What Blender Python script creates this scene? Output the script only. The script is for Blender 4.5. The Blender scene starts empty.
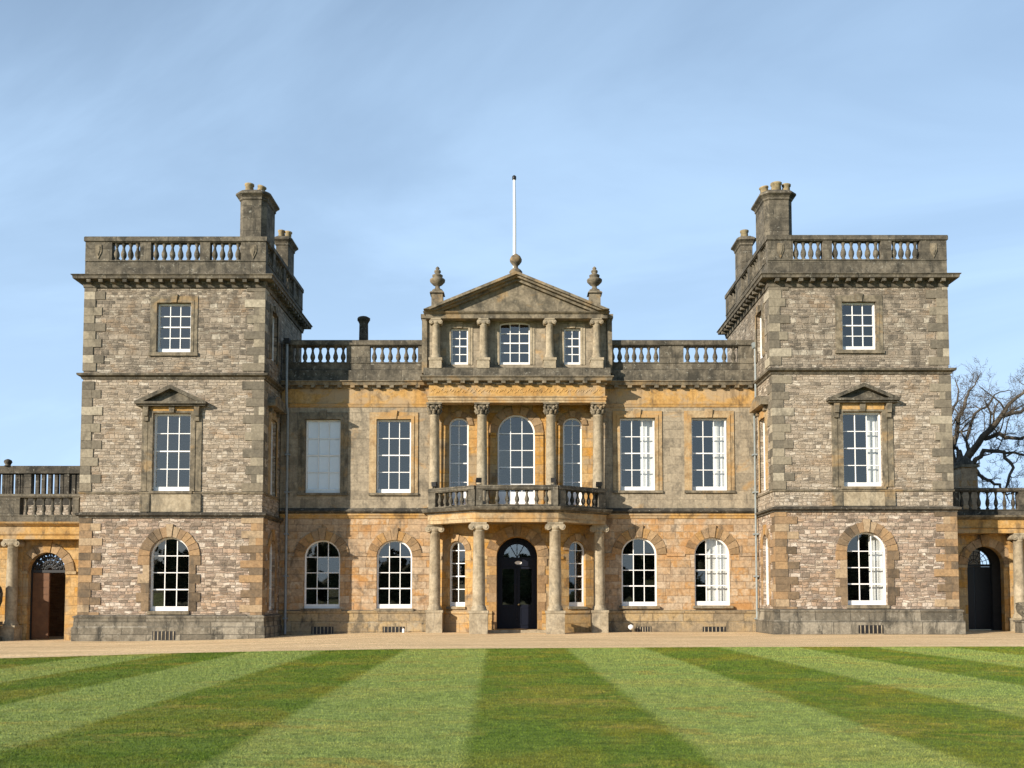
import bpy, bmesh, math, random
from mathutils import Vector
random.seed(7)
R = math.radians
PI = math.pi
C = bpy.context.scene.collection
S = bpy.context.scene

# ------------------------------------------------------------------ camera, sky, sun, exposure
FPX, PITCH, CX, HOR, EYE = 930.0, R(3.0), 517.0, 597.0, 1.65
CY = HOR - FPX*math.tan(PITCH)
cd = bpy.data.cameras.new('camera'); cam = bpy.data.objects.new('camera', cd); C.objects.link(cam)
cam.location = (0, 0, EYE); cam.rotation_euler = (R(90)+PITCH, 0, 0)
cd.sensor_fit = 'HORIZONTAL'; cd.sensor_width = 36; cd.lens = FPX/1024*36
cd.shift_x = (512-CX)/1024; cd.shift_y = (CY-384)/1024
cd.clip_start = .1; cd.clip_end = 9000
S.camera = cam

SUN_AZ, SUN_EL = 48.5, 21.0          # degrees left of the house front's normal, above horizon
W = bpy.data.worlds.new('World'); S.world = W; W.use_nodes = True
wt = W.node_tree; wt.nodes.clear()
wo = wt.nodes.new('ShaderNodeOutputWorld'); bg = wt.nodes.new('ShaderNodeBackground')
sky = wt.nodes.new('ShaderNodeTexSky'); sky.sky_type = 'NISHITA'; sky.sun_disc = False
sky.sun_elevation = R(SUN_EL); sky.sun_rotation = R(180+SUN_AZ)
sky.air_density = 1.0; sky.dust_density = .6; sky.ozone_density = 2.0; sky.altitude = 50
bg.inputs['Strength'].default_value = 0.09
tc = wt.nodes.new('ShaderNodeTexCoord')
sep = wt.nodes.new('ShaderNodeSeparateXYZ'); wt.links.new(tc.outputs['Generated'], sep.inputs[0])
def wm(op, a, b=0.0, cl=False):
    n = wt.nodes.new('ShaderNodeMath'); n.operation = op; n.use_clamp = cl
    for i, v in enumerate((a, b)):
        if isinstance(v, (int, float)): n.inputs[i].default_value = v
        else: wt.links.new(v, n.inputs[i])
    return n.outputs[0]
den = wm('ADD', wm('MAXIMUM', sep.outputs[2], 0.0), 0.22)
cu, cv = wm('DIVIDE', sep.outputs[0], den), wm('DIVIDE', sep.outputs[1], den)
cmb = wt.nodes.new('ShaderNodeCombineXYZ')
wt.links.new(wm('ADD', wm('MULTIPLY', cu, .55), wm('MULTIPLY', cv, -.35)), cmb.inputs[0])
wt.links.new(wm('ADD', wm('MULTIPLY', cv, 1.5), wm('MULTIPLY', cu, .75)), cmb.inputs[1])
nz = wt.nodes.new('ShaderNodeTexNoise'); nz.inputs['Scale'].default_value = .85; nz.inputs['Detail'].default_value = 7
nz.inputs['Roughness'].default_value = .58; nz.inputs['Distortion'].default_value = .7
wt.links.new(cmb.outputs[0], nz.inputs['Vector'])
mr = wt.nodes.new('ShaderNodeMapRange'); mr.interpolation_type = 'SMOOTHSTEP'
mr.inputs[1].default_value = .38; mr.inputs[2].default_value = .66; mr.inputs[3].default_value = 0; mr.inputs[4].default_value = .27
wt.links.new(nz.outputs['Fac'], mr.inputs[0])
mx = wt.nodes.new('ShaderNodeMix'); mx.data_type = 'RGBA'
hz_ = wm('MULTIPLY', wm('SUBTRACT', 1.0, wm('MULTIPLY', wm('MAXIMUM', sep.outputs[2], 0.0), 1.5), True), .74)
lift_ahead = wm('MULTIPLY', wm('ADD', sep.outputs[1], 0.10, True), .24)     # added haze brightening only the sky ahead, so shadow fill stays low
wt.links.new(wm('ADD', wm('ADD', mr.outputs[0], hz_), lift_ahead, True), mx.inputs[0]); wt.links.new(sky.outputs[0], mx.inputs[6])
mx.inputs[7].default_value = (4.5, 6.35, 8.7, 1)
wt.links.new(mx.outputs[2], bg.inputs[0]); wt.links.new(bg.outputs[0], wo.inputs[0])

sd = bpy.data.lights.new('sun', 'SUN'); so = bpy.data.objects.new('sun', sd); C.objects.link(so)
sd.energy = 5.0; sd.angle = R(.5); sd.color = (1, .91, .78)
tosun = Vector((-math.sin(R(SUN_AZ))*math.cos(R(SUN_EL)), -math.cos(R(SUN_AZ))*math.cos(R(SUN_EL)), math.sin(R(SUN_EL))))
so.rotation_euler = tosun.to_track_quat('Z', 'Y').to_euler(); so.location = tosun*200
vs = S.view_settings; S.display_settings.display_device = 'sRGB'
vs.view_transform = 'Standard'; vs.look = 'None'; vs.gamma = 1; vs.use_curve_mapping = False; vs.exposure = 0.58
S.cycles.max_bounces = 6; S.cycles.transparent_max_bounces = 12; S.cycles.use_denoising = True
S.cycles.caustics_reflective = False; S.cycles.caustics_refractive = False

# ------------------------------------------------------------------ measuring: a photo pixel on a plane at distance Y, in metres
ct, st = math.cos(PITCH), math.sin(PITCH)
def Z(py, Y):
    t = (CY-py)/FPX
    return Y*(t*ct+st)/(ct-t*st) + EYE
def X(px, py, Y):
    return (px-CX)*(Y*ct+(Z(py, Y)-EYE)*st)/FPX

# ------------------------------------------------------------------ materials
class G:
    def __init__(s, name):
        s.m = bpy.data.materials.new(name); s.m.use_nodes = True; s.t = s.m.node_tree; s.t.nodes.clear()
        s.out = s.t.nodes.new('ShaderNodeOutputMaterial'); s.geo = None
    def n(s, typ, **kw):
        nd = s.t.nodes.new(typ)
        for k, v in kw.items(): setattr(nd, k, v)
        return nd
    def put(s, sock, v):
        if v is None: return
        if hasattr(v, 'is_linked') or hasattr(v, 'links'): s.t.links.new(v, sock)
        else:
            if sock.type == 'RGBA' and len(v) == 3: v = (*v, 1)
            sock.default_value = v
    def math(s, op, a, b=None, c=None, clamp=False):
        nd = s.n('ShaderNodeMath', operation=op, use_clamp=clamp)
        for i, v in enumerate((a, b, c)): s.put(nd.inputs[i], v)
        return nd.outputs[0]
    def mix(s, f, a, b, blend='MIX'):
        nd = s.n('ShaderNodeMix', data_type='RGBA', blend_type=blend)
        s.put(nd.inputs[0], f); s.put(nd.inputs[6], a); s.put(nd.inputs[7], b)
        return nd.outputs[2]
    def pos(s):
        if not s.geo: s.geo = s.n('ShaderNodeNewGeometry')
        return s.geo.outputs['Position']
    def scaled(s, v, sc, loc=(0, 0, 0)):
        nd = s.n('ShaderNodeMapping'); s.put(nd.inputs[0], v); nd.inputs['Scale'].default_value = sc; nd.inputs['Location'].default_value = loc
        return nd.outputs[0]
    def noise(s, v, scale, detail=4, rough=.55, dist=0):
        nd = s.n('ShaderNodeTexNoise'); s.put(nd.inputs['Vector'], v)
        for k, q in (('Scale', scale), ('Detail', detail), ('Roughness', rough), ('Distortion', dist)): nd.inputs[k].default_value = q
        return nd.outputs['Fac']
    def cnoise(s, k, *a):                   # a noise with its contrast stretched by k
        return s.math('MULTIPLY_ADD', s.noise(*a), k, .5-.5*k)
    def white(s, x, y=0.0):
        nd = s.n('ShaderNodeTexWhiteNoise', noise_dimensions='2D')
        cb = s.n('ShaderNodeCombineXYZ'); s.put(cb.inputs[0], x); s.put(cb.inputs[1], y); s.t.links.new(cb.outputs[0], nd.inputs['Vector'])
        return nd.outputs['Value']
    def ramp(s, f, stops, interp='LINEAR'):
        nd = s.n('ShaderNodeValToRGB'); s.put(nd.inputs[0], f); e = nd.color_ramp; e.interpolation = interp
        while len(e.elements) < len(stops): e.elements.new(.5)
        for el, (p, c) in zip(e.elements, stops): el.position = p; el.color = (*c, 1) if len(c) == 3 else c
        return nd.outputs[0]
    def rng(s, v, a, b, c=0.0, d=1.0):
        nd = s.n('ShaderNodeMapRange', interpolation_type='SMOOTHSTEP'); s.put(nd.inputs[0], v)
        for i, q in enumerate((a, b, c, d)): nd.inputs[i+1].default_value = q
        return nd.outputs[0]
    def bsdf(s, col, rough=.85, bump=None, dist=.02, strength=.6, spec=.3, metal=0.0):
        nd = s.n('ShaderNodeBsdfPrincipled'); s.put(nd.inputs['Base Color'], col); s.put(nd.inputs['Roughness'], rough)
        nd.inputs['Specular IOR Level'].default_value = spec; nd.inputs['Metallic'].default_value = metal
        if bump is not None:
            b = s.n('ShaderNodeBump'); s.put(b.inputs['Height'], bump); b.inputs['Distance'].default_value = dist; b.inputs['Strength'].default_value = strength
            s.t.links.new(b.outputs[0], nd.inputs['Normal'])
        s.t.links.new(nd.outputs[0], s.out.inputs[0]); return nd

def stone(name, pal, h=0, w=.8, joint=.012, jcol=(.2, .17, .13), jamt=.6, wob=0.0, stain=None, stain_amt=(.5, .7), stain_max=.8,
          grime=(.06, .055, .045), grime_r=(.55, .8), grime_max=.6, island=False, vary=.35, bump=.5, rowvar=0.0, lichen=0.0, streak=.35):
    g = G(name); P = g.pos()
    sp = g.n('ShaderNodeSeparateXYZ'); g.put(sp.inputs[0], P)
    fine = g.cnoise(1.35, P, 9, 6, .7); med = g.noise(P, 2.2, 5, .6, .4)
    height = fine
    if h:
        sn = g.n('ShaderNodeSeparateXYZ'); g.put(sn.inputs[0], g.geo.outputs['True Normal'])
        u = g.math('ADD', g.math('MULTIPLY', sp.outputs[0], g.math('MULTIPLY', sn.outputs[1], -1.0)), g.math('MULTIPLY', sp.outputs[1], sn.outputs[0]))
        v = sp.outputs[2]
        if wob:
            u = g.math('ADD', u, g.math('MULTIPLY', g.math('SUBTRACT', g.noise(P, 3.1, 3), .5), wob*2.5))
            v = g.math('ADD', v, g.math('MULTIPLY', g.math('SUBTRACT', g.noise(g.scaled(P, (1, 1, 1), (7, 3, 5)), 2.6, 4), .5), wob*2))
        if rowvar:
            cb = g.n('ShaderNodeCombineXYZ'); g.put(cb.inputs[2], v)
            v = g.math('ADD', v, g.math('MULTIPLY', g.noise(cb.outputs[0], 1.9, 3), rowvar))
        vv = g.math('DIVIDE', v, h); row = g.math('FLOOR', vv); r1 = g.white(row, 3.7)
        uu = g.math('ADD', g.math('MULTIPLY', u, g.math('MULTIPLY_ADD', r1, .9/w, .62/w)), g.math('MULTIPLY', r1, 37.0))
        colm = g.math('FLOOR', uu); rnd = g.white(colm, row)
        fu, fv = g.math('FRACT', uu), g.math('FRACT', vv)
        du = g.math('MULTIPLY', g.math('MINIMUM', fu, g.math('SUBTRACT', 1.0, fu)), w)
        dv = g.math('MULTIPLY', g.math('MINIMUM', fv, g.math('SUBTRACT', 1.0, fv)), h)
        edge = g.math('MINIMUM', du, dv)
        if wob: edge = g.math('ADD', edge, g.math('MULTIPLY', g.math('SUBTRACT', fine, .5), joint*1.6))
        jm = g.rng(edge, joint*.35, joint*1.3, 1.0, 0.0)
        f = rnd if rowvar else g.math('ADD', g.math('MULTIPLY', rnd, 1-vary), g.math('MULTIPLY', g.rng(med, .3, .7), vary))
    elif island:
        f = g.geo.outputs['Random Per Island']; jm = None
    else:
        f = g.rng(med, .28, .72); jm = None
    k = len(pal)
    col = g.ramp(f, [(i/(k-1), c) for i, c in enumerate(pal)]) if not (island or rowvar) else g.ramp(f, [(i/k, c) for i, c in enumerate(pal)], 'CONSTANT')
    if island or rowvar: col = g.mix(g.rng(med, .3, .7, 0, .45), col, tuple(sum(c[i] for c in pal)/k*1.1 for i in range(3)))
    col = g.mix(1.0, col, g.ramp(fine, [(.25, (.72, .72, .72)), (.75, (1.22, 1.22, 1.22))]), 'MULTIPLY')
    if stain:
        sm = g.cnoise(1.45, g.scaled(P, (1, 1, 1.5), (11, 4, 2)), .55, 5, .62, .6)
        col = g.mix(g.rng(sm, stain_amt[0], stain_amt[1], 0, stain_max), col, stain)
    if jm is not None: col = g.mix(g.math('MULTIPLY', jm, jamt), col, jcol)
    gm = g.cnoise(1.5, g.scaled(P, (1.6, 1.6, .9), (3, 9, 1)), 1.05, 7, .68, .5)
    sk = g.cnoise(1.35, g.scaled(P, (3.5, 3.5, .28), (1, 2, 3)), 1.5, 4, .6)
    gmask = g.math('ADD', g.rng(gm, grime_r[0], grime_r[1], 0, grime_max), g.rng(sk, .56, .78, 0, grime_max*streak), clamp=True)
    col = g.mix(gmask, col, grime)
    if lichen:
        lm = g.noise(P, 7.5, 5, .6, .8)
        col = g.mix(g.rng(lm, .6, .68, 0, lichen), col, (.42, .40, .33))
    hh = g.math('MULTIPLY_ADD', med, .5, g.math('MULTIPLY', fine, .6))
    if jm is not None: hh = g.math('SUBTRACT', g.math('ADD', hh, g.math('MULTIPLY', rnd, .5)), g.math('MULTIPLY', jm, 1.1))
    g.bsdf(col, .92, hh, .03, bump, .2)
    return g.m

def flat(name, col, rough=.6, spec=.3, metal=0.0, var=.15, scale=6, bump=0.0):
    g = G(name); n = g.noise(g.pos(), scale, 5, .6)
    c = g.ramp(n, [(.25, tuple(x*(1-var) for x in col)), (.75, tuple(x*(1+var) for x in col))])
    g.bsdf(c, rough, n if bump else None, .01, bump, spec, metal); return g.m

GR = (.075, .066, .052)
M = {}
M['rubble'] = stone('rubble_stone', [(0.15, 0.125, 0.095), (0.27, 0.22, 0.16), (0.38, 0.315, 0.235), (0.44, 0.37, 0.28), (0.34, 0.27, 0.195), (0.52, 0.455, 0.365), (0.29, 0.235, 0.175), (0.41, 0.34, 0.26), (0.36, 0.305, 0.235)], h=.118, w=.30, joint=.018,
                    jcol=(.30, .25, .19), jamt=.5, wob=.09, rowvar=.8, vary=.12, bump=1.0, stain=(.34, .205, .10), stain_amt=(.56, .70), stain_max=.35, grime=GR, grime_r=(.56, .76), grime_max=.45, streak=.3)
M['rubbletop'] = stone('weathered_rubble_stone', [(0.105, 0.09, 0.07), (0.22, 0.183, 0.138), (0.32, 0.268, 0.203), (0.375, 0.315, 0.24), (0.28, 0.225, 0.165), (0.45, 0.4, 0.315), (0.24, 0.2, 0.15), (0.34, 0.285, 0.217)], h=.118, w=.30, joint=.018,
                    jcol=(.30, .25, .19), jamt=.5, wob=.09, rowvar=.8, vary=.12, bump=1.0, stain=(.34, .205, .10), stain_amt=(.56, .70), stain_max=.35, grime=GR, grime_r=(.45, .68), grime_max=.5, streak=.3)
M['rubblelow'] = stone('pinkish_rubble_stone', [(0.15, 0.115, 0.085), (0.29, 0.22, 0.165), (0.4, 0.32, 0.245), (0.46, 0.38, 0.29), (0.36, 0.26, 0.19), (0.58, 0.5, 0.41), (0.26, 0.195, 0.15), (0.44, 0.35, 0.27), (0.2, 0.16, 0.125), (0.42, 0.3, 0.21)], h=.118, w=.30, joint=.018,
                    jcol=(.30, .25, .19), jamt=.5, wob=.09, rowvar=.8, vary=.12, bump=1.0, stain=(.34, .205, .10), stain_amt=(.56, .70), stain_max=.35, grime=GR, grime_r=(.56, .76), grime_max=.45, streak=.3)
M['warm'] = stone('warm_ashlar', [(0.28, 0.165, 0.08), (0.39, 0.245, 0.125), (0.43, 0.31, 0.195), (0.33, 0.235, 0.15), (0.47, 0.365, 0.25), (0.4, 0.22, 0.085), (0.35, 0.27, 0.18)], h=.34, w=.8, joint=.011, jcol=(.19, .13, .08), jamt=.6,
                  wob=.02, vary=.25, bump=.55, stain=(.42, .19, .045), stain_amt=(.56, .74), stain_max=.5, grime=(.095, .08, .06), grime_r=(.53, .74), grime_max=.55, streak=.5)
M['buff'] = stone('buff_ashlar', [(0.2, 0.168, 0.12), (0.295, 0.245, 0.175), (0.35, 0.29, 0.205), (0.255, 0.215, 0.155)], h=.42, w=1.1, joint=.007, jcol=(.16, .13, .09), jamt=.65,
                  wob=.008, vary=.4, bump=.4, stain=(.44, .255, .09), stain_amt=(.60, .78), stain_max=.55, grime=(.09, .08, .062), grime_r=(.50, .74), grime_max=.55, streak=.6)
M['orange'] = stone('orange_frieze_stone', [(0.37, 0.205, 0.065), (0.46, 0.275, 0.095), (0.44, 0.3, 0.155)], h=.9, w=1.4, joint=.008, jcol=(.2, .12, .06), jamt=.45, vary=.7, bump=.35,
                    stain=(.36, .27, .17), stain_amt=(.50, .66), stain_max=.75, grime=(.10, .07, .042), grime_r=(.54, .75), grime_max=.6, streak=.6)
M['golden'] = stone('golden_ashlar', [(0.39, 0.2, 0.055), (0.45, 0.275, 0.105), (0.47, 0.325, 0.16), (0.45, 0.23, 0.048), (0.36, 0.25, 0.135)], h=.42, w=.95, joint=.009, jcol=(.2, .13, .065), jamt=.75, vary=.2, bump=.45,
                    stain=(.30, .235, .155), stain_amt=(.51, .67), stain_max=.75, grime=(.09, .07, .05), grime_r=(.53, .75), grime_max=.6, streak=.6)
M['trim'] = stone('weathered_trim_stone', [(0.1, 0.086, 0.062), (0.185, 0.155, 0.108), (0.265, 0.22, 0.152)], bump=.4, stain=(.38, .24, .10), stain_amt=(.55, .70), stain_max=.45, grime=(.055, .05, .04), grime_r=(.50, .72), grime_max=.65, streak=.6, lichen=.2)
M['trimwarm'] = stone('warm_trim_stone', [(.28, .19, .10), (.38, .275, .155), (.43, .325, .19)], bump=.35, stain=(.44, .245, .08), stain_amt=(.50, .68), stain_max=.65, grime=(.085, .075, .058), grime_r=(.54, .76), grime_max=.55, streak=.5)
M['column'] = stone('column_stone', [(0.26, 0.21, 0.14), (0.345, 0.285, 0.195), (0.4, 0.335, 0.235)], bump=.3, grime=(.11, .10, .078), grime_r=(.52, .76), grime_max=.55, streak=.7)
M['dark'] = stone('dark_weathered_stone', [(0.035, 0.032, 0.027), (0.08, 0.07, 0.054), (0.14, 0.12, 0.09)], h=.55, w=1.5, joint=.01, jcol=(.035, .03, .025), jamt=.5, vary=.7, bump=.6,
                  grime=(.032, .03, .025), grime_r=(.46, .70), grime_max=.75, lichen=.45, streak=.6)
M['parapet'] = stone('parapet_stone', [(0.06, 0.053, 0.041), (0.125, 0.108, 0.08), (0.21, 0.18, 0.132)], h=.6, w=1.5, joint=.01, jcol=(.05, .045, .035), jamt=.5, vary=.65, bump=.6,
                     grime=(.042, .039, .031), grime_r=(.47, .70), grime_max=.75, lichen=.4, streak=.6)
M['plinth'] = stone('plinth_stone', [(0.08, 0.072, 0.056), (0.175, 0.153, 0.115), (0.32, 0.285, 0.22)], h=.55, w=1.4, joint=.014, jcol=(.05, .045, .035), jamt=.65, vary=.35, bump=.6,
                    grime=(.045, .042, .034), grime_r=(.48, .70), grime_max=.7, lichen=.3, streak=.6)
M['brick'] = stone('brown_brick', [(.16, .075, .035), (.22, .11, .05), (.26, .14, .07)], h=.08, w=.24, joint=.01, jcol=(.2, .15, .1), jamt=.4)
M['plinthwarm'] = stone('warm_plinth_stone', [(.17, .135, .09), (.28, .22, .14), (.37, .265, .135), (.33, .28, .20)], h=.5, w=1.3, joint=.012, jcol=(.07, .055, .04), jamt=.6, vary=.35, bump=.5, grime=(.055, .05, .04), grime_r=(.52, .72), grime_max=.65, streak=.5)
M['block'] = stone('tower_dressed_blocks', [(0.08, 0.062, 0.043), (0.16, 0.115, 0.072), (0.31, 0.195, 0.1), (0.14, 0.105, 0.07), (0.35, 0.225, 0.115), (0.2, 0.145, 0.09), (0.28, 0.185, 0.105), (0.38, 0.285, 0.18)], island=True, vary=.12, bump=.5,
                   grime=GR, grime_r=(.54, .75), grime_max=.55)
M['greyblock'] = stone('grey_quoin_blocks', [(0.09, 0.08, 0.062), (0.25, 0.215, 0.155), (0.15, 0.128, 0.095), (0.4, 0.35, 0.26), (0.2, 0.168, 0.12), (0.31, 0.265, 0.19), (0.12, 0.105, 0.08)], island=True, vary=.15, bump=.5, grime=GR, grime_r=(.54, .75), grime_max=.5)
M['warmblock'] = stone('warm_dressed_blocks', [(0.2, 0.125, 0.065), (0.36, 0.21, 0.095), (0.25, 0.165, 0.09), (0.39, 0.265, 0.145), (0.23, 0.155, 0.085), (0.37, 0.215, 0.08), (0.31, 0.215, 0.125)], island=True, vary=.12, bump=.45, grime=(.08, .065, .048), grime_r=(.53, .75), grime_max=.55)
M['white'] = flat('white_paint', (.80, .79, .76), .45, .4, var=.05)
M['lead'] = flat('lead_pipe', (.22, .25, .27), .5, .4, var=.2)
M['palepipe'] = flat('pale_painted_pipe', (.25, .28, .28), .5, .4, var=.2)
M['iron'] = flat('black_iron', (.012, .012, .013), .5, .4)
M['navy'] = flat('dark_navy_paint', (.005, .007, .015), .5, .2)
M['wood'] = flat('brown_oak', (.12, .052, .02), .6, .3, var=.3, scale=4, bump=.3)
M['room'] = flat('dim_room', (.06, .055, .05), .9, .1)  # near-black base colour puts the shade of rooms and passage into their walls
M['cloth'] = flat('white_curtain', (.80, .79, .76), .9, .1, var=.06)
M['blind'] = flat('closed_white_shutter', (.74, .76, .78), .6, .2, var=.04)
M['terra'] = stone('pale_terracotta', [(0.2, 0.165, 0.1), (0.34, 0.27, 0.15), (0.4, 0.29, 0.16)], bump=.3, grime=(.1, .08, .06), grime_r=(.5, .75))
M['soot'] = flat('sooty_pot', (.035, .034, .032), .8, .2, var=.4)
M['leadroof'] = flat('lead_roof', (.16, .165, .17), .6, .3, var=.2, scale=2)
M['brass'] = flat('brass', (.5, .42, .25), .3, .5, 1.0)
M['bark'] = stone('oak_bark', [(0.05, 0.042, 0.032), (0.085, 0.07, 0.053), (0.13, 0.11, 0.083)], bump=.5, grime=(.03, .028, .022))
M['evergreen'] = flat('dark_foliage', (.035, .05, .022), .8, .2, var=.5, scale=.5)

g = G('window_glass')
rf = g.n('ShaderNodeBsdfGlossy'); rf.inputs['Roughness'].default_value = .015; rf.inputs['Color'].default_value = (.86, .80, .73, 1)
tr = g.n('ShaderNodeBsdfTransparent'); tr.inputs['Color'].default_value = (.93, .95, .95, 1)
ms = g.n('ShaderNodeMixShader'); lw = g.n('ShaderNodeLayerWeight')
g.put(ms.inputs[0], g.math('MULTIPLY_ADD', g.math('POWER', lw.outputs['Facing'], 4.0), .75, .165, True)); g.t.links.new(tr.outputs[0], ms.inputs[1]); g.t.links.new(rf.outputs[0], ms.inputs[2])
g.t.links.new(ms.outputs[0], g.out.inputs[0]); M['glass'] = g.m

g = G('gravel'); P = g.pos()
n1, n2, n3 = g.noise(P, 30, 3, .8), g.cnoise(1.6, g.scaled(P, (.25, 1.4, 1)), .8, 6, .65), g.cnoise(1.5, P, 4, 5, .75)
c = g.ramp(n1, [(.40, (.40, .265, .13)), (.5, (.78, .56, .31)), (.60, (1.0, .83, .56))])
c = g.mix(1.0, c, g.ramp(n2, [(.25, (.80, .77, .74)), (.7, (1.1, 1.09, 1.07))]), 'MULTIPLY')
c = g.mix(1.0, c, g.ramp(n3, [(.3, (.84, .83, .82)), (.7, (1.08, 1.08, 1.08))]), 'MULTIPLY')
g.bsdf(c, .95, g.math('ADD', n1, g.math('MULTIPLY', n3, .6)), .03, .8, .1); M['gravel'] = g.m

for nm_, key_ in (('mown_lawn', 'lawn'), ('grass_blades', 'blades')):
    g = G(nm_); P = g.pos(); sp = g.n('ShaderNodeSeparateXYZ'); g.put(sp.inputs[0], P)
    xx = g.math('ADD', sp.outputs[0], g.math('MULTIPLY', g.math('SUBTRACT', g.noise(P, 1.3, 4, .6), .5), .14))
    s_ = g.math('DIVIDE', g.math('ADD', g.math('SUBTRACT', xx, g.math('MULTIPLY', g.math('SUBTRACT', 29.6, sp.outputs[1]), .0205)), .95), 2.48)
    band = g.rng(g.math('SINE', g.math('MULTIPLY', s_, PI)), -.17, .17)
    nf, nmd, nl, nb = g.noise(g.scaled(P, (1, .6, 1)), 42, 3, .75), g.noise(g.scaled(P, (.7, 1, 1)), 6, 6, .75), g.noise(P, .5, 5, .65, .5), g.noise(g.scaled(P, (.35, 1.2, 1), (5, 2, 0)), .55, 5, .7, .3)
    dark = g.mix(g.rng(nl, .42, .66), (.082, .140, .010), (.165, .162, .014))
    light = g.mix(g.rng(nb, .45, .72), (.23, .292, .088), (.31, .31, .092))
    bl = g.math('ADD', g.math('MULTIPLY', band, .86), g.math('MULTIPLY', g.math('SUBTRACT', g.cnoise(1.6, g.scaled(P, (.5, 1.3, 1), (2, 7, 0)), .8, 6, .72, .4), .5), .55), None, True)
    c = g.mix(g.math('MULTIPLY_ADD', bl, .9, .06), light, dark)  # mowing stripes: two grass colours stand in for light off leaning blades
    c = g.mix(g.rng(g.noise(g.scaled(P, (.8, 1.4, 1), (9, 9, 0)), .5, 6, .72, .4), .54, .66, 0, .6), c, (.30, .235, .06))
    c = g.mix(1.0, c, g.ramp(nmd, [(.33, (.62, .66, .60)), (.67, (1.38, 1.33, 1.28))]), 'MULTIPLY')
    c = g.mix(1.0, c, g.ramp(nf, [(.34, (.68, .72, .66)), (.66, (1.32, 1.28, 1.24))]), 'MULTIPLY')
    if key_ == 'blades': c = g.mix(1.0, c, g.ramp(g.geo.outputs['Random Per Island'], [(0, (.9, .95, .85)), (1, (1.17, 1.12, 1.05))]), 'MULTIPLY')
    g.bsdf(c, .85, g.math('MULTIPLY_ADD', nmd, .7, nf), .04, .7, .15); M[key_] = g.m
M['ground'] = flat('rough_ground', (.10, .11, .045), .95, .1, var=.4, scale=.3)

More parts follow.
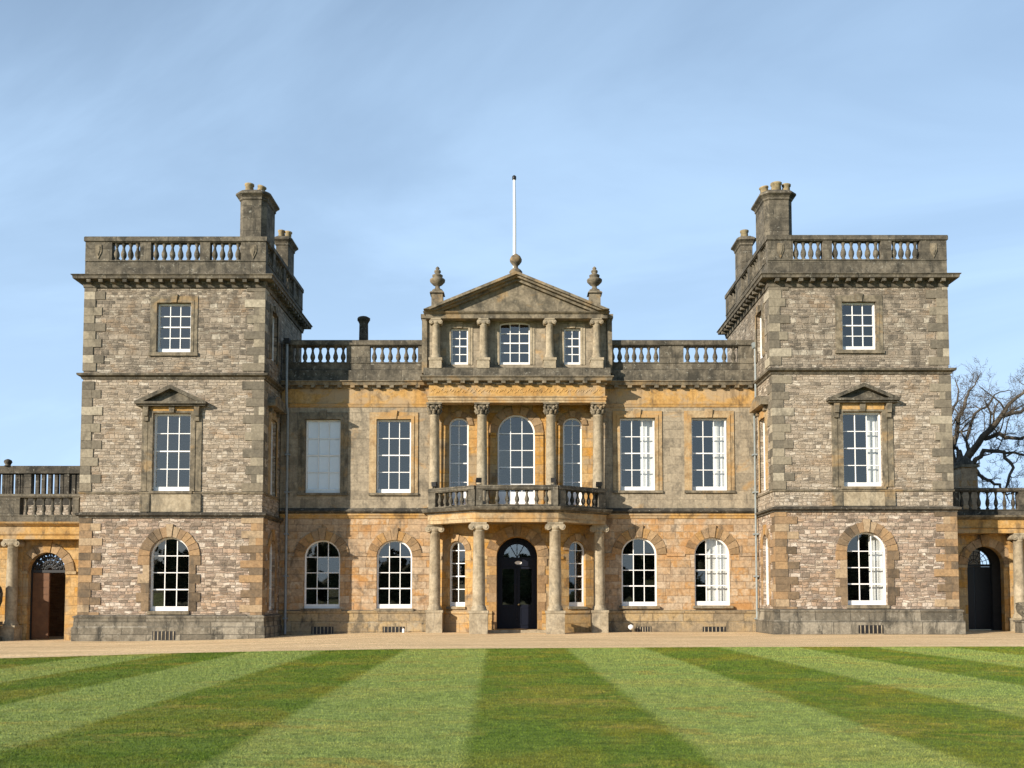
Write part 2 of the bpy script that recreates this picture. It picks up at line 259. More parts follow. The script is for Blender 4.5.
# ------------------------------------------------------------------ mesh building
class Fr:                                  # a wall's own frame: u along it, d outward, z up
    def __init__(s, o, ang=0.0):
        s.o = Vector((o[0], o[1], 0)); s.U = Vector((math.cos(ang), math.sin(ang), 0)); s.N = Vector((math.sin(ang), -math.cos(ang), 0))
    def p(s, u, d, z):
        q = s.o + s.U*u + s.N*d; return (q.x, q.y, z)
    def off(s, d):
        f = Fr((0, 0)); f.U, f.N, f.o = s.U, s.N, s.o + s.N*d; return f
ID = {}
class MB:
    def __init__(s): s.v, s.f, s.sm = [], [], []
    def add(s, vs, fs, smooth=False):
        b = len(s.v); s.v += [tuple(q) for q in vs]
        for f in fs: s.f.append([b+i for i in f]); s.sm.append(smooth)
    def box(s, F, u0, u1, d0, d1, z0, z1):
        vs = [F.p(u, d, z) for z in (z0, z1) for (u, d) in ((u0, d0), (u0, d1), (u1, d1), (u1, d0))]
        s.add(vs, [(0, 1, 2, 3)[::-1], (4, 5, 6, 7), (0, 4, 5, 1)[::-1], (1, 5, 6, 2)[::-1], (2, 6, 7, 3)[::-1], (3, 7, 4, 0)[::-1]])
        return s
    def taper(s, F, u0, u1, d0, d1, z0, z1, k):      # box whose front and sides lean in by k at the top
        vs = [F.p(u0, d0, z0), F.p(u0, d1, z0), F.p(u1, d1, z0), F.p(u1, d0, z0), F.p(u0+k, d0, z1), F.p(u0+k, d1-k, z1), F.p(u1-k, d1-k, z1), F.p(u1-k, d0, z1)]
        s.add(vs, [(3, 2, 1, 0), (4, 5, 6, 7), (1, 5, 4, 0), (2, 6, 5, 1), (3, 7, 6, 2), (0, 4, 7, 3)]); return s
    def prism(s, F, pts, d0, d1):
        n = len(pts); vs = [F.p(u, d1, z) for u, z in pts]+[F.p(u, d0, z) for u, z in pts]
        s.add(vs, [list(range(n)), list(range(2*n-1, n-1, -1))]+[(i, n+i, n+(i+1) % n, (i+1) % n) for i in range(n)]); return s
    def ring(s, F, a, b, d0, d1):
        n = len(a); vs = [F.p(u, d1, z) for u, z in a]+[F.p(u, d1, z) for u, z in b]+[F.p(u, d0, z) for u, z in b]+[F.p(u, d0, z) for u, z in a]
        fs = []
        for i in range(n):
            j = (i+1) % n
            fs += [(i, j, n+j, n+i), (n+i, n+j, 2*n+j, 2*n+i), (3*n+i, 3*n+j, j, i)]
        s.add(vs, fs); return s
    def wall(s, F, u0, u1, z0, z1, holes=(), rev=.4, outline=None):
        bm = bmesh.new(); loops = [outline or [(u0, z0), (u1, z0), (u1, z1), (u0, z1)]]+[opening(*h) for h in holes]
        es = []
        for lp in loops:
            vv = [bm.verts.new((u, z, 0)) for u, z in lp]
            es += [bm.edges.new((vv[i], vv[(i+1) % len(vv)])) for i in range(len(vv))]
        bmesh.ops.triangle_fill(bm, edges=es, use_beauty=True, use_dissolve=False)
        bm.verts.index_update()
        fs = []
        for f in bm.faces:
            idx = [v.index for v in f.verts]
            if f.normal.z < 0: idx.reverse()
            fs.append(idx)
        s.add([F.p(v.co.x, 0, v.co.y) for v in bm.verts], fs); bm.free()
        for lp in loops[1:]:
            n = len(lp); s.add([F.p(u, 0, z) for u, z in lp]+[F.p(u, -rev, z) for u, z in lp], [(i, (i+1) % n, n+(i+1) % n, n+i) for i in range(n)])
        return s
    def sweep(s, path, prof, closed=False):           # moulding along a plan path; d is outward = right of travel reversed
        n = len(path); P2 = [Vector(p) for p in path]; rows = []
        for i in range(n):
            a = P2[(i-1) % n] if closed or i > 0 else None; b = P2[(i+1) % n] if closed or i < n-1 else None
            ns = []
            if a is not None: t = (P2[i]-a).normalized(); ns.append(Vector((t.y, -t.x)))
            if b is not None: t = (b-P2[i]).normalized(); ns.append(Vector((t.y, -t.x)))
            m = ns[0] if len(ns) == 1 else (ns[0]+ns[1])/(1+ns[0].dot(ns[1]))
            rows.append([(P2[i].x+m.x*d, P2[i].y+m.y*d, z) for d, z in prof])
        k = len(prof); vs = [q for r in rows for q in r]; fs = []
        for i in range(n if closed else n-1):
            j = (i+1) % n
            for q in range(k-1): fs.append((i*k+q, j*k+q, j*k+q+1, i*k+q+1))
        if not closed: fs += [list(range(k))[::-1], [(n-1)*k+q for q in range(k)]]
        s.add(vs, fs); return s
    def lathe(s, c, prof, n=16, smooth=True, sq=False):
        vs = []
        for r, z in prof:
            for i in range(n):
                a = 2*PI*i/n+(PI/4 if sq else 0); vs.append((c[0]+r*math.cos(a), c[1]+r*math.sin(a), c[2]+z))
        fs = [(q*n+i, q*n+(i+1) % n, (q+1)*n+(i+1) % n, (q+1)*n+i) for q in range(len(prof)-1) for i in range(n)]
        s.add(vs, fs, smooth)
        b = len(prof)-1; s.add([vs[i] for i in range(n)]+[vs[b*n+i] for i in range(n)], [list(range(n))[::-1], list(range(n, 2*n))]); return s
    def tube(s, pts, rad, n=8, smooth=True):
        P3 = [Vector(p) for p in pts]; rad = rad if isinstance(rad, (list, tuple)) else [rad]*len(P3); vs = []
        for i, p in enumerate(P3):
            t = (P3[min(i+1, len(P3)-1)]-P3[max(i-1, 0)]).normalized(); x = t.orthogonal().normalized()
            if i and abs(x.dot(px_)) < .99: x = (px_-t*px_.dot(t)).normalized()
            px_ = x; y = t.cross(x)
            vs += [p+(x*math.cos(2*PI*k/n)+y*math.sin(2*PI*k/n))*rad[i] for k in range(n)]
        s.add(vs, [(i*n+k, i*n+(k+1) % n, (i+1)*n+(k+1) % n, (i+1)*n+k) for i in range(len(P3)-1) for k in range(n)], smooth)
        m = len(P3)-1; s.add(vs[:n]+vs[m*n:], [list(range(n))[::-1], list(range(n, 2*n))]); return s
    def build(s, name, mat, parent=None, origin=None):
        if origin is None:
            xs, ys, zs = zip(*s.v); origin = ((min(xs)+max(xs))/2, (min(ys)+max(ys))/2, min(zs))
        o = Vector(origin); me = bpy.data.meshes.new(name)
        me.from_pydata([(x-o.x, y-o.y, z-o.z) for x, y, z in s.v], [], s.f); me.polygons.foreach_set('use_smooth', s.sm)
        me.materials.append(M[mat] if isinstance(mat, str) else mat); me.update()
        ob = bpy.data.objects.new(name, me); C.objects.link(ob); place(ob, o, parent); return ob
def place(ob, o, parent=None):
    ID[ob.name] = Vector(o)
    if parent is not None: ob.parent = parent; ob.location = Vector(o)-ID[parent.name]
    else: ob.location = o
def empty(name, o, parent=None):
    ob = bpy.data.objects.new(name, None); ob.empty_display_size = .2; C.objects.link(ob); place(ob, o, parent); return ob
def clone(ob, o, parent):                  # a part, with its own sub-parts, at another spot
    c = ob.copy(); C.objects.link(c); place(c, o, parent)
    for ch in list(ob.children):
        d = ch.copy(); C.objects.link(d); d.parent = c
    return c
def tag(o, label, cat, group=None, kind=None):
    if label: o['label'] = label
    if cat: o['category'] = cat
    if group: o['group'] = group
    if kind: o['kind'] = kind
    return o
def opening(u0, u1, z0, z1, rise=0.0, t=0.0, tb=None, n=18):
    tb = t if tb is None else tb
    if rise <= 0: return [(u0+t, z0+tb), (u1-t, z0+tb), (u1-t, z1-t), (u0+t, z1-t)]
    zs = z1-rise; a = (u1-u0)/2-t; b = rise-t; uc = (u0+u1)/2
    return [(u0+t, z0+tb), (u1-t, z0+tb)]+[(uc+a*math.cos(PI*i/n), zs+b*math.sin(PI*i/n)) for i in range(n+1)]
def archz(u, u0, u1, z1, rise, t=0.0):
    if rise <= 0: return z1-t
    a = (u1-u0)/2-t; q = max(-1, min(1, (u-(u0+u1)/2)/a)); return z1-rise+(rise-t)*math.sqrt(max(0, 1-q*q))

def window(parent, F, o, cols=3, rows=4, rec=.17, fw=.075, bw=.037, bot=.2, curtain=None, blind=False, meet=True, name='window', panel=0.0):
    u0, u1, z0, z1 = o[:4]; rise = o[4] if len(o) > 4 else 0
    e = .003; m = MB()
    out = opening(u0, u1, z0, z1, rise, e); inn = opening(u0, u1, z0, z1, rise, fw, bot)
    m.ring(F, out, inn, -rec-.09, -rec+.03)
    zlo, zhi = z0+bot, (z1-rise if rise > (u1-u0)*.3 else z1-fw)
    ua, ub = u0+fw, u1-fw
    us = [ua+(ub-ua)*i/cols for i in range(cols+1)]
    zs = [zlo+(zhi-zlo)*i/rows for i in range(rows+1)]
    if zhi < z1-fw-.05: zs.append(z1-fw)
    for u in us[1:-1]: m.box(F, u-bw/2, u+bw/2, -rec-.05, -rec, zlo-.01, archz(u, u0, u1, z1, rise, fw)+.01)
    for i, z in enumerate(zs[1:-1]):
        b = bw*(1.5 if meet and i+1 == rows//2 else 1.0); m.box(F, ua-.01, ub+.01, -rec-.05, -rec+.003+(.012 if b > bw else 0), z-b/2, z+b/2)
    if panel: m.box(F, ua-.01, ub+.01, -rec-.05, -rec+.012, zlo-.01, zlo+panel)
    w = m.build(name, 'white', parent)
    gl = MB()
    for i in range(cols):
        for k in range(len(zs)-1):
            a, b, c, d = us[i], us[i+1], zs[k], zs[k+1]
            if k == len(zs)-2 and rise > 0:
                top = [(a+(b-a)*q/6, archz(a+(b-a)*q/6, u0, u1, z1, rise, fw)) for q in range(7)][::-1]
                if min(z for _, z in top) < c: top = [(u, max(z, c+.002)) for u, z in top]
                pts = [(a, c), (b, c)]+top
            else: pts = [(a, c), (b, c), (b, d), (a, d)]
            ta, tb_ = random.gauss(0, .008), random.gauss(0, .010); uc, zc = (a+b)/2, (c+d)/2
            gl.add([F.p(u, -rec-.03+ta*(u-uc)+tb_*(z-zc), z) for u, z in pts], [list(range(len(pts)))])
    gl.build('glass', 'glass', w)
    def sheet(a, b, top, d, pleat, nm, mat):
        s = MB(); n = max(2, int((b-a)/.025)) if pleat else 2; vs = []
        for i in range(n+1):
            u = a+(b-a)*i/n; dd = d+(.016*math.sin(u*23+.6*math.sin(u*5))+.004*math.sin(u*57+1)) if pleat else d
            vs += [F.p(u, dd, z0+.05), F.p(u, dd-.02, top)]
        s.add(vs, [(2*i, 2*i+2, 2*i+3, 2*i+1) for i in range(n)], pleat); s.build(nm, mat, w)
    if curtain:
        for a, b in curtain: sheet(u0+(u1-u0)*a, u0+(u1-u0)*b, z1-.02, -rec-.3, True, 'curtain', 'cloth')
    if blind: sheet(u0-.1, u1+.1, z1+.05, -rec-.07, False, 'shutter', 'blind')
    return w

def voussoirs(parent, F, o, t=.52, n=9, proud=.03, mat='block', jambs=True, zj=None, key=.12, jl=(.30, .52), jh=.38):
    u0, u1, z0, z1, rise = o; uc = (u0+u1)/2; a = (u1-u0)/2+.004; zs = z1-rise; m = MB(); gp = .009
    for i in range(n):
        a0, a1 = PI*i/n+gp, PI*(i+1)/n-gp; mid = i == n//2; tt = t+(key if mid else random.uniform(-.02, .02))
        ins = [(uc+a*math.cos(q), zs+(rise+.004)*math.sin(q)) for q in (a0, (a0+a1)/2, a1)]
        ou = [(uc+(a+tt)*math.cos(q), zs+(rise+tt)*math.sin(q)) for q in (a1, a0)]
        m.prism(F, [ins[0], ou[1], ou[0], ins[2], ins[1]], -.03, proud+(.06 if mid else random.uniform(.01, .03)))
    if jambs:
        zb = z0 if zj is None else zj; k = max(1, round((zs-zb)/jh)); hh = (zs-zb)/k
        for i in range(k):
            L = jl[i % 2]
            for sg in (-1, 1):
                ua, ub = uc+sg*a, uc+sg*(a+L+random.uniform(-.03, .05))
                m.box(F, min(ua, ub), max(ua, ub), -.03, proud+random.uniform(0, .006), zb+i*hh+.004, zb+(i+1)*hh-.004)
    return m.build('arch_surround', mat, parent)
def architrave(parent, F, o, t=.26, proud=.07, mat='trim', key=True, ears=0.0):
    u0, u1, z0, z1 = o[:4]; m = MB(); e = .004
    for k, (tt, pr) in enumerate(((t, proud*.6), (t*.45, proud))):
        m.box(F, u0-tt, u0-e, -.03-k*.002, pr, z0-.02+k*.004, z1+e); m.box(F, u1+e, u1+tt, -.03-k*.002, pr, z0-.02+k*.004, z1+e)
        m.box(F, u0-tt-ears*(1-k), u1+tt+ears*(1-k), -.031-k*.002, pr+.002, z1+e+.001, z1+tt)
    if key:
        uc = (u0+u1)/2; m.prism(F, [(uc-.12, z1+.006), (uc+.12, z1+.006), (uc+.17, z1+t+.08), (uc-.17, z1+t+.08)], -.03, proud+.05)
    return m.build('stone_surround', mat, parent)
def sill(parent, F, u0, u1, z, h=.14, d=.12, mat='trim'):
    return MB().box(F, u0, u1, -.16, d, z-h, z-.004).build('sill', mat, parent)
def quoins(m, F, u, sg, z0, z1, h, lens, proud=.035, jit=.05):
    k = max(1, round((z1-z0)/h)); hh = (z1-z0)/k
    for i in range(k):
        L = lens[i % len(lens)]+random.uniform(-jit, jit); ub = u+sg*L
        z_a, z_b = z0+i*hh+.005, z0+(i+1)*hh-.005; pr = proud+random.uniform(0, .01); w0 = u-sg*(-.0)
        if i % 2 == 1 and random.random() < .8:
            cut = u+sg*L*.52; m.box(F, min(w0, cut), max(w0, cut)-.003, -.02, pr, z_a, z_b); m.box(F, min(cut, ub)+.003, max(cut, ub), -.02, pr-.006, z_a, z_b)
        else: m.box(F, min(w0, ub), max(w0, ub), -.02, pr, z_a, z_b)

BALP = [(.62, 0), (.62, .08), (.42, .1), (.40, .14), (.62, .22), (.78, .34), (.72, .46), (.46, .6), (.34, .74), (.36, .82), (.5, .86), (.42, .89), (.62, .92), (.62, 1)]
BAL_CACHE = {}
def baluster(parent, x, y, z0, z1, r):
    k = (round(z1-z0, 3), round(r, 3), parent.data.materials[0].name)
    if k not in BAL_CACHE:
        b = MB().lathe((x, y, z0), [(r*a, (z1-z0)*b) for a, b in BALP], 10).build('baluster', parent.data.materials[0], parent, (x, y, z0)); BAL_CACHE[k] = b; return b
    return clone(BAL_CACHE[k], (x, y, z0), parent)
def balustrade(parent, F, u0, u1, zb, z1, z2, z3, piers, n, th=.36, mat='parapet', over=.06, r=.13, railends=(0, 0), foot=True, name='balustrade', d=0.0, pd=.0):
    m = MB()
    m.box(F, u0, u1, d-th, d, zb, z1-.05)
    m.box(F, u0+.001, u1-.001, d-th-.03, d+.03, z1-.05, z1)
    m.box(F, u0-railends[0], u1+railends[1], d-th-over, d+over, z2+.04, z3-.03); m.box(F, u0-railends[0]+.02, u1+railends[1]-.02, d-th-over+.02, d+over-.02, z3-.03, z3)
    m.box(F, u0+.002, u1-.002, d-th-.02, d+.02, z2, z2+.04)
    for a, b in piers: m.box(F, a, b, d-th-.005-pd, d+.012+pd, z1-.002, z2+.002)
    o = m.build(name, mat, parent)
    gaps = []; cur = u0
    for a, b in sorted(piers):
        if a-cur > .3: gaps.append((cur, a))
        cur = b
    if u1-cur > .3: gaps.append((cur, u1))
    for k, (a, b) in enumerate(gaps):
        c = n[k % len(n)]
        for i in range(c):
            q = F.p(a+(b-a)*(i+.5)/c, d-th/2, 0); baluster(o, q[0], q[1], z1, z2, r)
    return o

# ------------------------------------------------------------------ ground
def gz(x):
    t = max(0, min(1, (-x-3)/15)); return -.30*t*t*(3-2*t)
XL = [-4000, -900, -200, -80]+[x*1.0 for x in range(-46, 47)]+[80, 200, 900, 4000]
def sheet_ground(name, y0f, y1f, xs, dz, mat, kind, ny=1, skirt=0.0):
    m = MB(); vs = []
    for x in xs:
        for j in range(ny+1):
            y = y0f(x)+(y1f(x)-y0f(x))*j/ny; vs.append((x, y, gz(x)+dz))
    fs = [(i*(ny+1)+j, (i+1)*(ny+1)+j, (i+1)*(ny+1)+j+1, i*(ny+1)+j+1) for i in range(len(xs)-1) for j in range(ny)]
    m.add(vs, fs)
    if skirt:
        n = len(xs); e = [(x, y1f(x), gz(x)+dz) for x in xs]; b = [(x, y1f(x)+.02, gz(x)+dz-skirt) for x in xs]
        m.add(e+b, [(i, i+1, n+i+1, n+i)[::-1] for i in range(n-1)])
    return tag(m.build(name, mat), None, None, kind=kind)
def edge_pt(px, py):
    x = (px-CX)/30
    for _ in range(12):
        zr = gz(x)-EYE; v = (py-CY)/FPX; Y = zr*(ct+(-v)*0-0)/1 if False else None
        # solve Z(py,Y)==gz : Z-EYE = Y*k
        t = (CY-py)/FPX; k = (t*ct+st)/(ct-t*st); Y = zr/k; x = (px-CX)*(Y*ct+zr*st)/FPX
    return x, Y
EP = [edge_pt(*q) for q in ((-60, 662.5), (0, 660), (150, 655.5), (332, 652), (512, 650), (700, 648.8), (1024, 648.2), (1100, 648))]
def yedge(x):
    if x <= EP[0][0]: return EP[0][1]
    for (xa, ya), (xb, yb) in zip(EP, EP[1:]):
        if x <= xb: return ya+(yb-ya)*(x-xa)/(xb-xa)
    return EP[-1][1]
XM = [x for x in XL if abs(x) < 60]
sheet_ground('ground', lambda x: -4000, lambda x: 6000, XL, -.06, 'ground', 'structure')
sheet_ground('gravel_forecourt', lambda x: 24, lambda x: 56, XM, 0.0, 'gravel', 'structure', 4)
sheet_ground('lawn', lambda x: -40, lambda x: yedge(x), XM, .03, 'lawn', 'structure', 6, .06)

# short mown blades standing on the near lawn and along its far edge
import numpy as np
rg = np.random.default_rng(4)
NB = 420000
gy = 8.0+(rg.random(NB)**1.7)*22.5; gx = (rg.random(NB)*2-1)*(.60*gy+.8)
ne = 26000; ex_ = rg.random(ne)*38-19; gx = np.concatenate([gx, ex_]); gy = np.concatenate([gy, np.array([yedge(v) for v in ex_])+rg.normal(-.05, .07, ne)])
ye = np.interp(gx, [p[0] for p in EP], [p[1] for p in EP]); keep = gy < ye+.10; gx, gy = gx[keep], gy[keep]; n = len(gx)
gzz = np.array([gz(v) for v in np.linspace(-30, 30, 601)]); bz = np.interp(gx, np.linspace(-30, 30, 601), gzz)+.025
hh = .011+.013*rg.random(n)+.0008*(gy-8); ww_ = .003+.002*rg.random(n)+.0003*(gy-8); aa = rg.random(n)*2*np.pi; le = rg.normal(0, .012, (n, 2))
co = np.empty((n, 3, 3), dtype=np.float32)
co[:, 0] = np.stack([gx-np.cos(aa)*ww_, gy-np.sin(aa)*ww_, bz], 1); co[:, 1] = np.stack([gx+np.cos(aa)*ww_, gy+np.sin(aa)*ww_, bz], 1); co[:, 2] = np.stack([gx+le[:, 0], gy+le[:, 1], bz+hh], 1)
me = bpy.data.meshes.new('grass'); me.vertices.add(3*n); me.vertices.foreach_set('co', co.ravel()); me.loops.add(3*n); me.loops.foreach_set('vertex_index', np.arange(3*n, dtype=np.int32))
me.polygons.add(n); me.polygons.foreach_set('loop_start', np.arange(0, 3*n, 3, dtype=np.int32)); me.materials.append(M['blades']); me.update(calc_edges=True)
tag((lambda o: (C.objects.link(o), o)[1])(bpy.data.objects.new('grass', me)), 'short mown grass of the striped lawn', 'grass', kind='stuff')

# ------------------------------------------------------------------ the house
YT, YM, TB = 41.3, 44.3, 49.8
house = empty('country_house', (0, YM, 0))
tag(house, 'large stone country house with two square towers and a columned entrance bay', 'house')

def tower(D):
    sg, TB = D['sg'], D['back']                             # +1: inner side faces +x (west tower), -1: faces -x
    st_ = []
    for (ya, yb, pl, pr, dy) in D['storeys']:
        ym = (ya+yb)/2; Yp = YT+dy; st_.append((Z(yb, YT), Z(ya, YT), X(pl, ym, Yp), X(pr, ym, Yp), Yp))
    FI = []
    fronts = []
    for k, (z0, z1, xl, xr, yp) in enumerate(st_):
        wall = MB(); F = Fr((0, yp)); fronts.append(F)
        hole = D['win'][k]; ho = [hole]
        wall.wall(F, xl, xr, z0-.05, z1+.05, ho)
        xi, xo = (xr, xl) if sg > 0 else (xl, xr)
        Fi = Fr((xi, yp), R(90) if sg > 0 else R(-90)); Fo = Fr((xo, yp), R(-90) if sg > 0 else R(90)); L = TB-yp
        s_ = 1 if sg > 0 else -1
        c = 1.62; hw = .52
        wi = (c-hw, c+hw, hole[2], hole[3]) + ((hole[4]*.75,) if len(hole) > 4 else ())
        if s_ < 0: wi = (-c-hw, -c+hw)+wi[2:]
        FI.append((Fi, wi))
        a, b = (0, L) if s_ > 0 else (-L, 0)
        wall.wall(Fi, a, b, z0-.05, z1+.05, [wi])
        a, b = (-L, 0) if s_ > 0 else (0, L)
        wall.wall(Fo, a, b, z0-.05, z1+.05)
        wall.wall(Fr((0, TB-.01*k), R(180)), -xr, -xl, z0-.05, z1+.05)
        wall.build('tower_wall', ('rubblelow', 'rubble', 'rubbletop')[k], house)
        lens, h, q = ((.55, 1.02, .6, .95), .335, 'block') if k == 0 else ((.55, .95, .5, .8), .38, 'greyblock')
        zq0, zq1 = (z0, z1) if k != 1 else (D['zsill'], z1-.28)
        if k == 2: zq0, zq1 = z0+.2, z1-.05
        qa, qb = MB(), MB()
        quoins(qa if sg < 0 else qb, F, xl-.03, 1, zq0, zq1, h, lens); quoins(qb if sg < 0 else qa, F, xr+.03, -1, zq0, zq1, h, lens[1:]+lens[:1])
        quoins(qa, Fi, -.03*s_ , s_, zq0, zq1, h, [v*.8 for v in lens[1:]+lens[:1]], .03)
        qa.build('quoins', q, house); qb.build('quoins', q, house)
    # inner floors and dark rooms
    z0, z1, xl, xr, yp = st_[0]
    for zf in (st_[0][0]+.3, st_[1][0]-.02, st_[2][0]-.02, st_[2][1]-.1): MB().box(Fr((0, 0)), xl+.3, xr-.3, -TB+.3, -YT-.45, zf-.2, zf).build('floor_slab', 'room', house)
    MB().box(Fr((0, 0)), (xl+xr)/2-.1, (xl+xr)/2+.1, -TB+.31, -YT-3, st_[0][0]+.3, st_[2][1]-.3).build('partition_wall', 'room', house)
    def rect(k, grow=0):
        _, _, xl, xr, yp = st_[k]; return [(xl-grow, yp-grow), (xr+grow, yp-grow), (xr+grow, TB+grow), (xl-grow, TB+grow)]
    # plinth
    zg, zp = D['zground'], D['zplinth']
    pl = MB().sweep(rect(0), [(.20, zg-.4), (.20, zp-.55), (.15, zp-.5), (.13, zp-.14), (.17, zp-.12), (.17, zp-.05), (-.03, zp+.02)], True)
    pl.build('plinth', 'plinth', house)
    # string courses, sill band
    zs1 = Z(D['str1'], YT); zs2 = Z(D['str2'], YT); zsl = D['zsill']
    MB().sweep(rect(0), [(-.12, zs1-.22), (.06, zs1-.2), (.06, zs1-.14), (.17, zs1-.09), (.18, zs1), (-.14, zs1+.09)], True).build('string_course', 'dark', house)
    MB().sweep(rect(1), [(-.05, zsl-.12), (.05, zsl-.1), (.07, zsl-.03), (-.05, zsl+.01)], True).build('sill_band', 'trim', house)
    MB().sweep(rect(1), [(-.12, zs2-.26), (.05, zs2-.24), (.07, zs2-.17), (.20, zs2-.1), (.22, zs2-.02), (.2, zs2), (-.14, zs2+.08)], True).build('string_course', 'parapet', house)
    # panel blocks under the middle window
    wn = D['win'][1]; F1 = fronts[1]
    for a, b in ((wn[0]-.52, wn[0]-.08), (wn[1]+.08, wn[1]+.52)): MB().box(F1, a, b, -.02, .09, zs1+.08, zsl-.12).build('apron_block', 'trim', house)
    MB().box(F1, wn[0]-.07, wn[1]+.07, -.02, .04, zs1+.08, zsl-.125).build('apron_panel', 'column', house)
    # main cornice with brackets
    zc = Z(D['cor'], YT)
    m = MB().sweep(rect(2), [(-.1, zc-.52), (.06, zc-.5), (.08, zc-.36), (.1, zc-.32), (.1, zc-.2), (.40, zc-.18), (.42, zc-.06), (.47, zc-.03), (.47, zc), (-.1, zc+.1)], True)
    r2 = rect(2); w = r2[1][0]-r2[0][0]; nb = 15
    for i in range(nb): u = r2[0][0]+.02+(w-.04)*(i+.5)/nb; m.box(fronts[2], u-.09, u+.09, .05, .36, zc-.33, zc-.178)
    Fi = FI[2][0]; L = TB-r2[0][1]
    for i in range(14):
        u = (L*(i+.5)/14)*(1 if sg > 0 else -1); m.box(Fi, u-.09, u+.09, .05, .36, zc-.33, zc-.178)
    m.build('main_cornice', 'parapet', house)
    # parapet
    zb, zl, zh, zt = zc+.02, Z(D['bal'][0], YT), Z(D['bal'][1], YT), Z(D['bal'][2], YT)
    F = fronts[2]; ymid = (D['bal'][0]+D['bal'][1])/2
    ps = [(X(a, ymid, YT+.1), X(b, ymid, YT+.1)) for a, b in D['piers']]
    u0, u1 = ps[0][0], ps[-1][1]
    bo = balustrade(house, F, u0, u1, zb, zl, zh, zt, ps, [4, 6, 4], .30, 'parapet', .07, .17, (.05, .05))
    ps2 = lambda L: [(.95, 1.35), (2.9, 3.3), (4.9, 5.3), (L-.9, L)]
    yb = YT+.1+.30
    L = TB-yb
    xin = u1 if sg > 0 else u0; xout = u0 if sg > 0 else u1
    for xx_, ang, s_ in ((xin, R(90) if sg > 0 else R(-90), 1 if sg > 0 else -1), (xout, R(-90) if sg > 0 else R(90), -1 if sg > 0 else 1)):
        Fs = Fr((xx_, yb), ang); pp = [(a, b) for a, b in ps2(L)]
        if s_ < 0: pp = [(-b, -a) for a, b in pp]
        a, b = (.003, L) if s_ > 0 else (-L, -.003)
        balustrade(house, Fs, a, b, zb, zl, zh-.004, zt-.004, pp, [3, 4, 4, 4], .30, 'parapet', .066, .17)
    m = MB(); m.box(Fr((0, TB-.42), R(180)), -u1+.43, -u0-.43, -.42, 0, zb, zt-.01); m.build('parapet_wall', 'parapet', house)
    MB().box(Fr((0, 0)), u0+.3, u1-.3, -TB+.3, -YT-.4, zb-.25, zb+.1).build('flat_roof', 'leadroof', house)
    # carved shields on the corner piers
    for a, b in (ps[0], ps[-1]):
        m = MB(); c = (a+b)/2; h = zh-zl; m.prism(F, [(c-.14, zh-.12), (c-.15, zl+h*.45), (c, zl+.05), (c+.15, zl+h*.45), (c+.14, zh-.12)], 0, .05)
        m.prism(F, [(c-.07, zh-.2), (c-.07, zl+h*.5), (c, zl+.2), (c+.07, zl+h*.5), (c+.07, zh-.2)], .03, .08)
        m.build('carved_shield', 'trim', house)
    # windows
    top, mid, low = D['win']
    low, mid, top = D['win']
    w0 = window(house, fronts[0], low, 3, 3, .2, curtain=D['cur'][0], bot=.2); voussoirs(w0, fronts[0], low, .46, 13, .04, 'block', True); sill(w0, fronts[0], low[0]-.05, low[1]+.05, low[2], .15, .08)
    w1 = window(house, fronts[1], mid, 3, 4, .17, curtain=D['cur'][1])
    aedicule(w1, fronts[1], mid, D)
    w2 = window(house, fronts[2], top, 3, 4, .17, curtain=D['cur'][2]); architrave(w2, fronts[2], top, .30, .05, 'trim'); sill(w2, fronts[2], top[0]-.34, top[1]+.34, top[2], .16, .09)
    for k, (Fi, wi) in enumerate(FI):
        w = window(house, Fi, wi, 2 if k < 2 else 2, 3 if k == 0 else 4, .17)
        if k == 0: voussoirs(w, Fi, wi, .34, 9, .03, 'warmblock', True, jl=(.2, .34))
        else:
            architrave(w, Fi, wi, .24, .07, 'trimwarm' if k == 1 else 'trim')
            if k == 1:
                m = MB(); uc = (wi[0]+wi[1])/2; n = 10; hw = 1.0; zz = wi[3]+.62
                arc = [(uc+hw*math.cos(PI*i/n), zz+.42*math.sin(PI*i/n)) for i in range(n+1)]
                m.prism(Fi, arc, -.02, .34); m.box(Fi, uc-hw-.05, uc+hw+.05, -.02, .38, zz-.14, zz-.002)
                m.box(Fi, wi[0]-.24, wi[0]-.02, -.02, .16, wi[3]+.26, zz-.145); m.box(Fi, wi[1]+.02, wi[1]+.24, -.02, .16, wi[3]+.26, zz-.145)
                m.build('segmental_hood', 'trim', w)
    # basement grille
    a, b, c, d = D['grille']; grille(X(a, 636, YT), X(b, 636, YT), Z(d, YT), Z(c, YT), Fr((0, st_[0][4]-.2)))
    return st_, u0, u1, zt

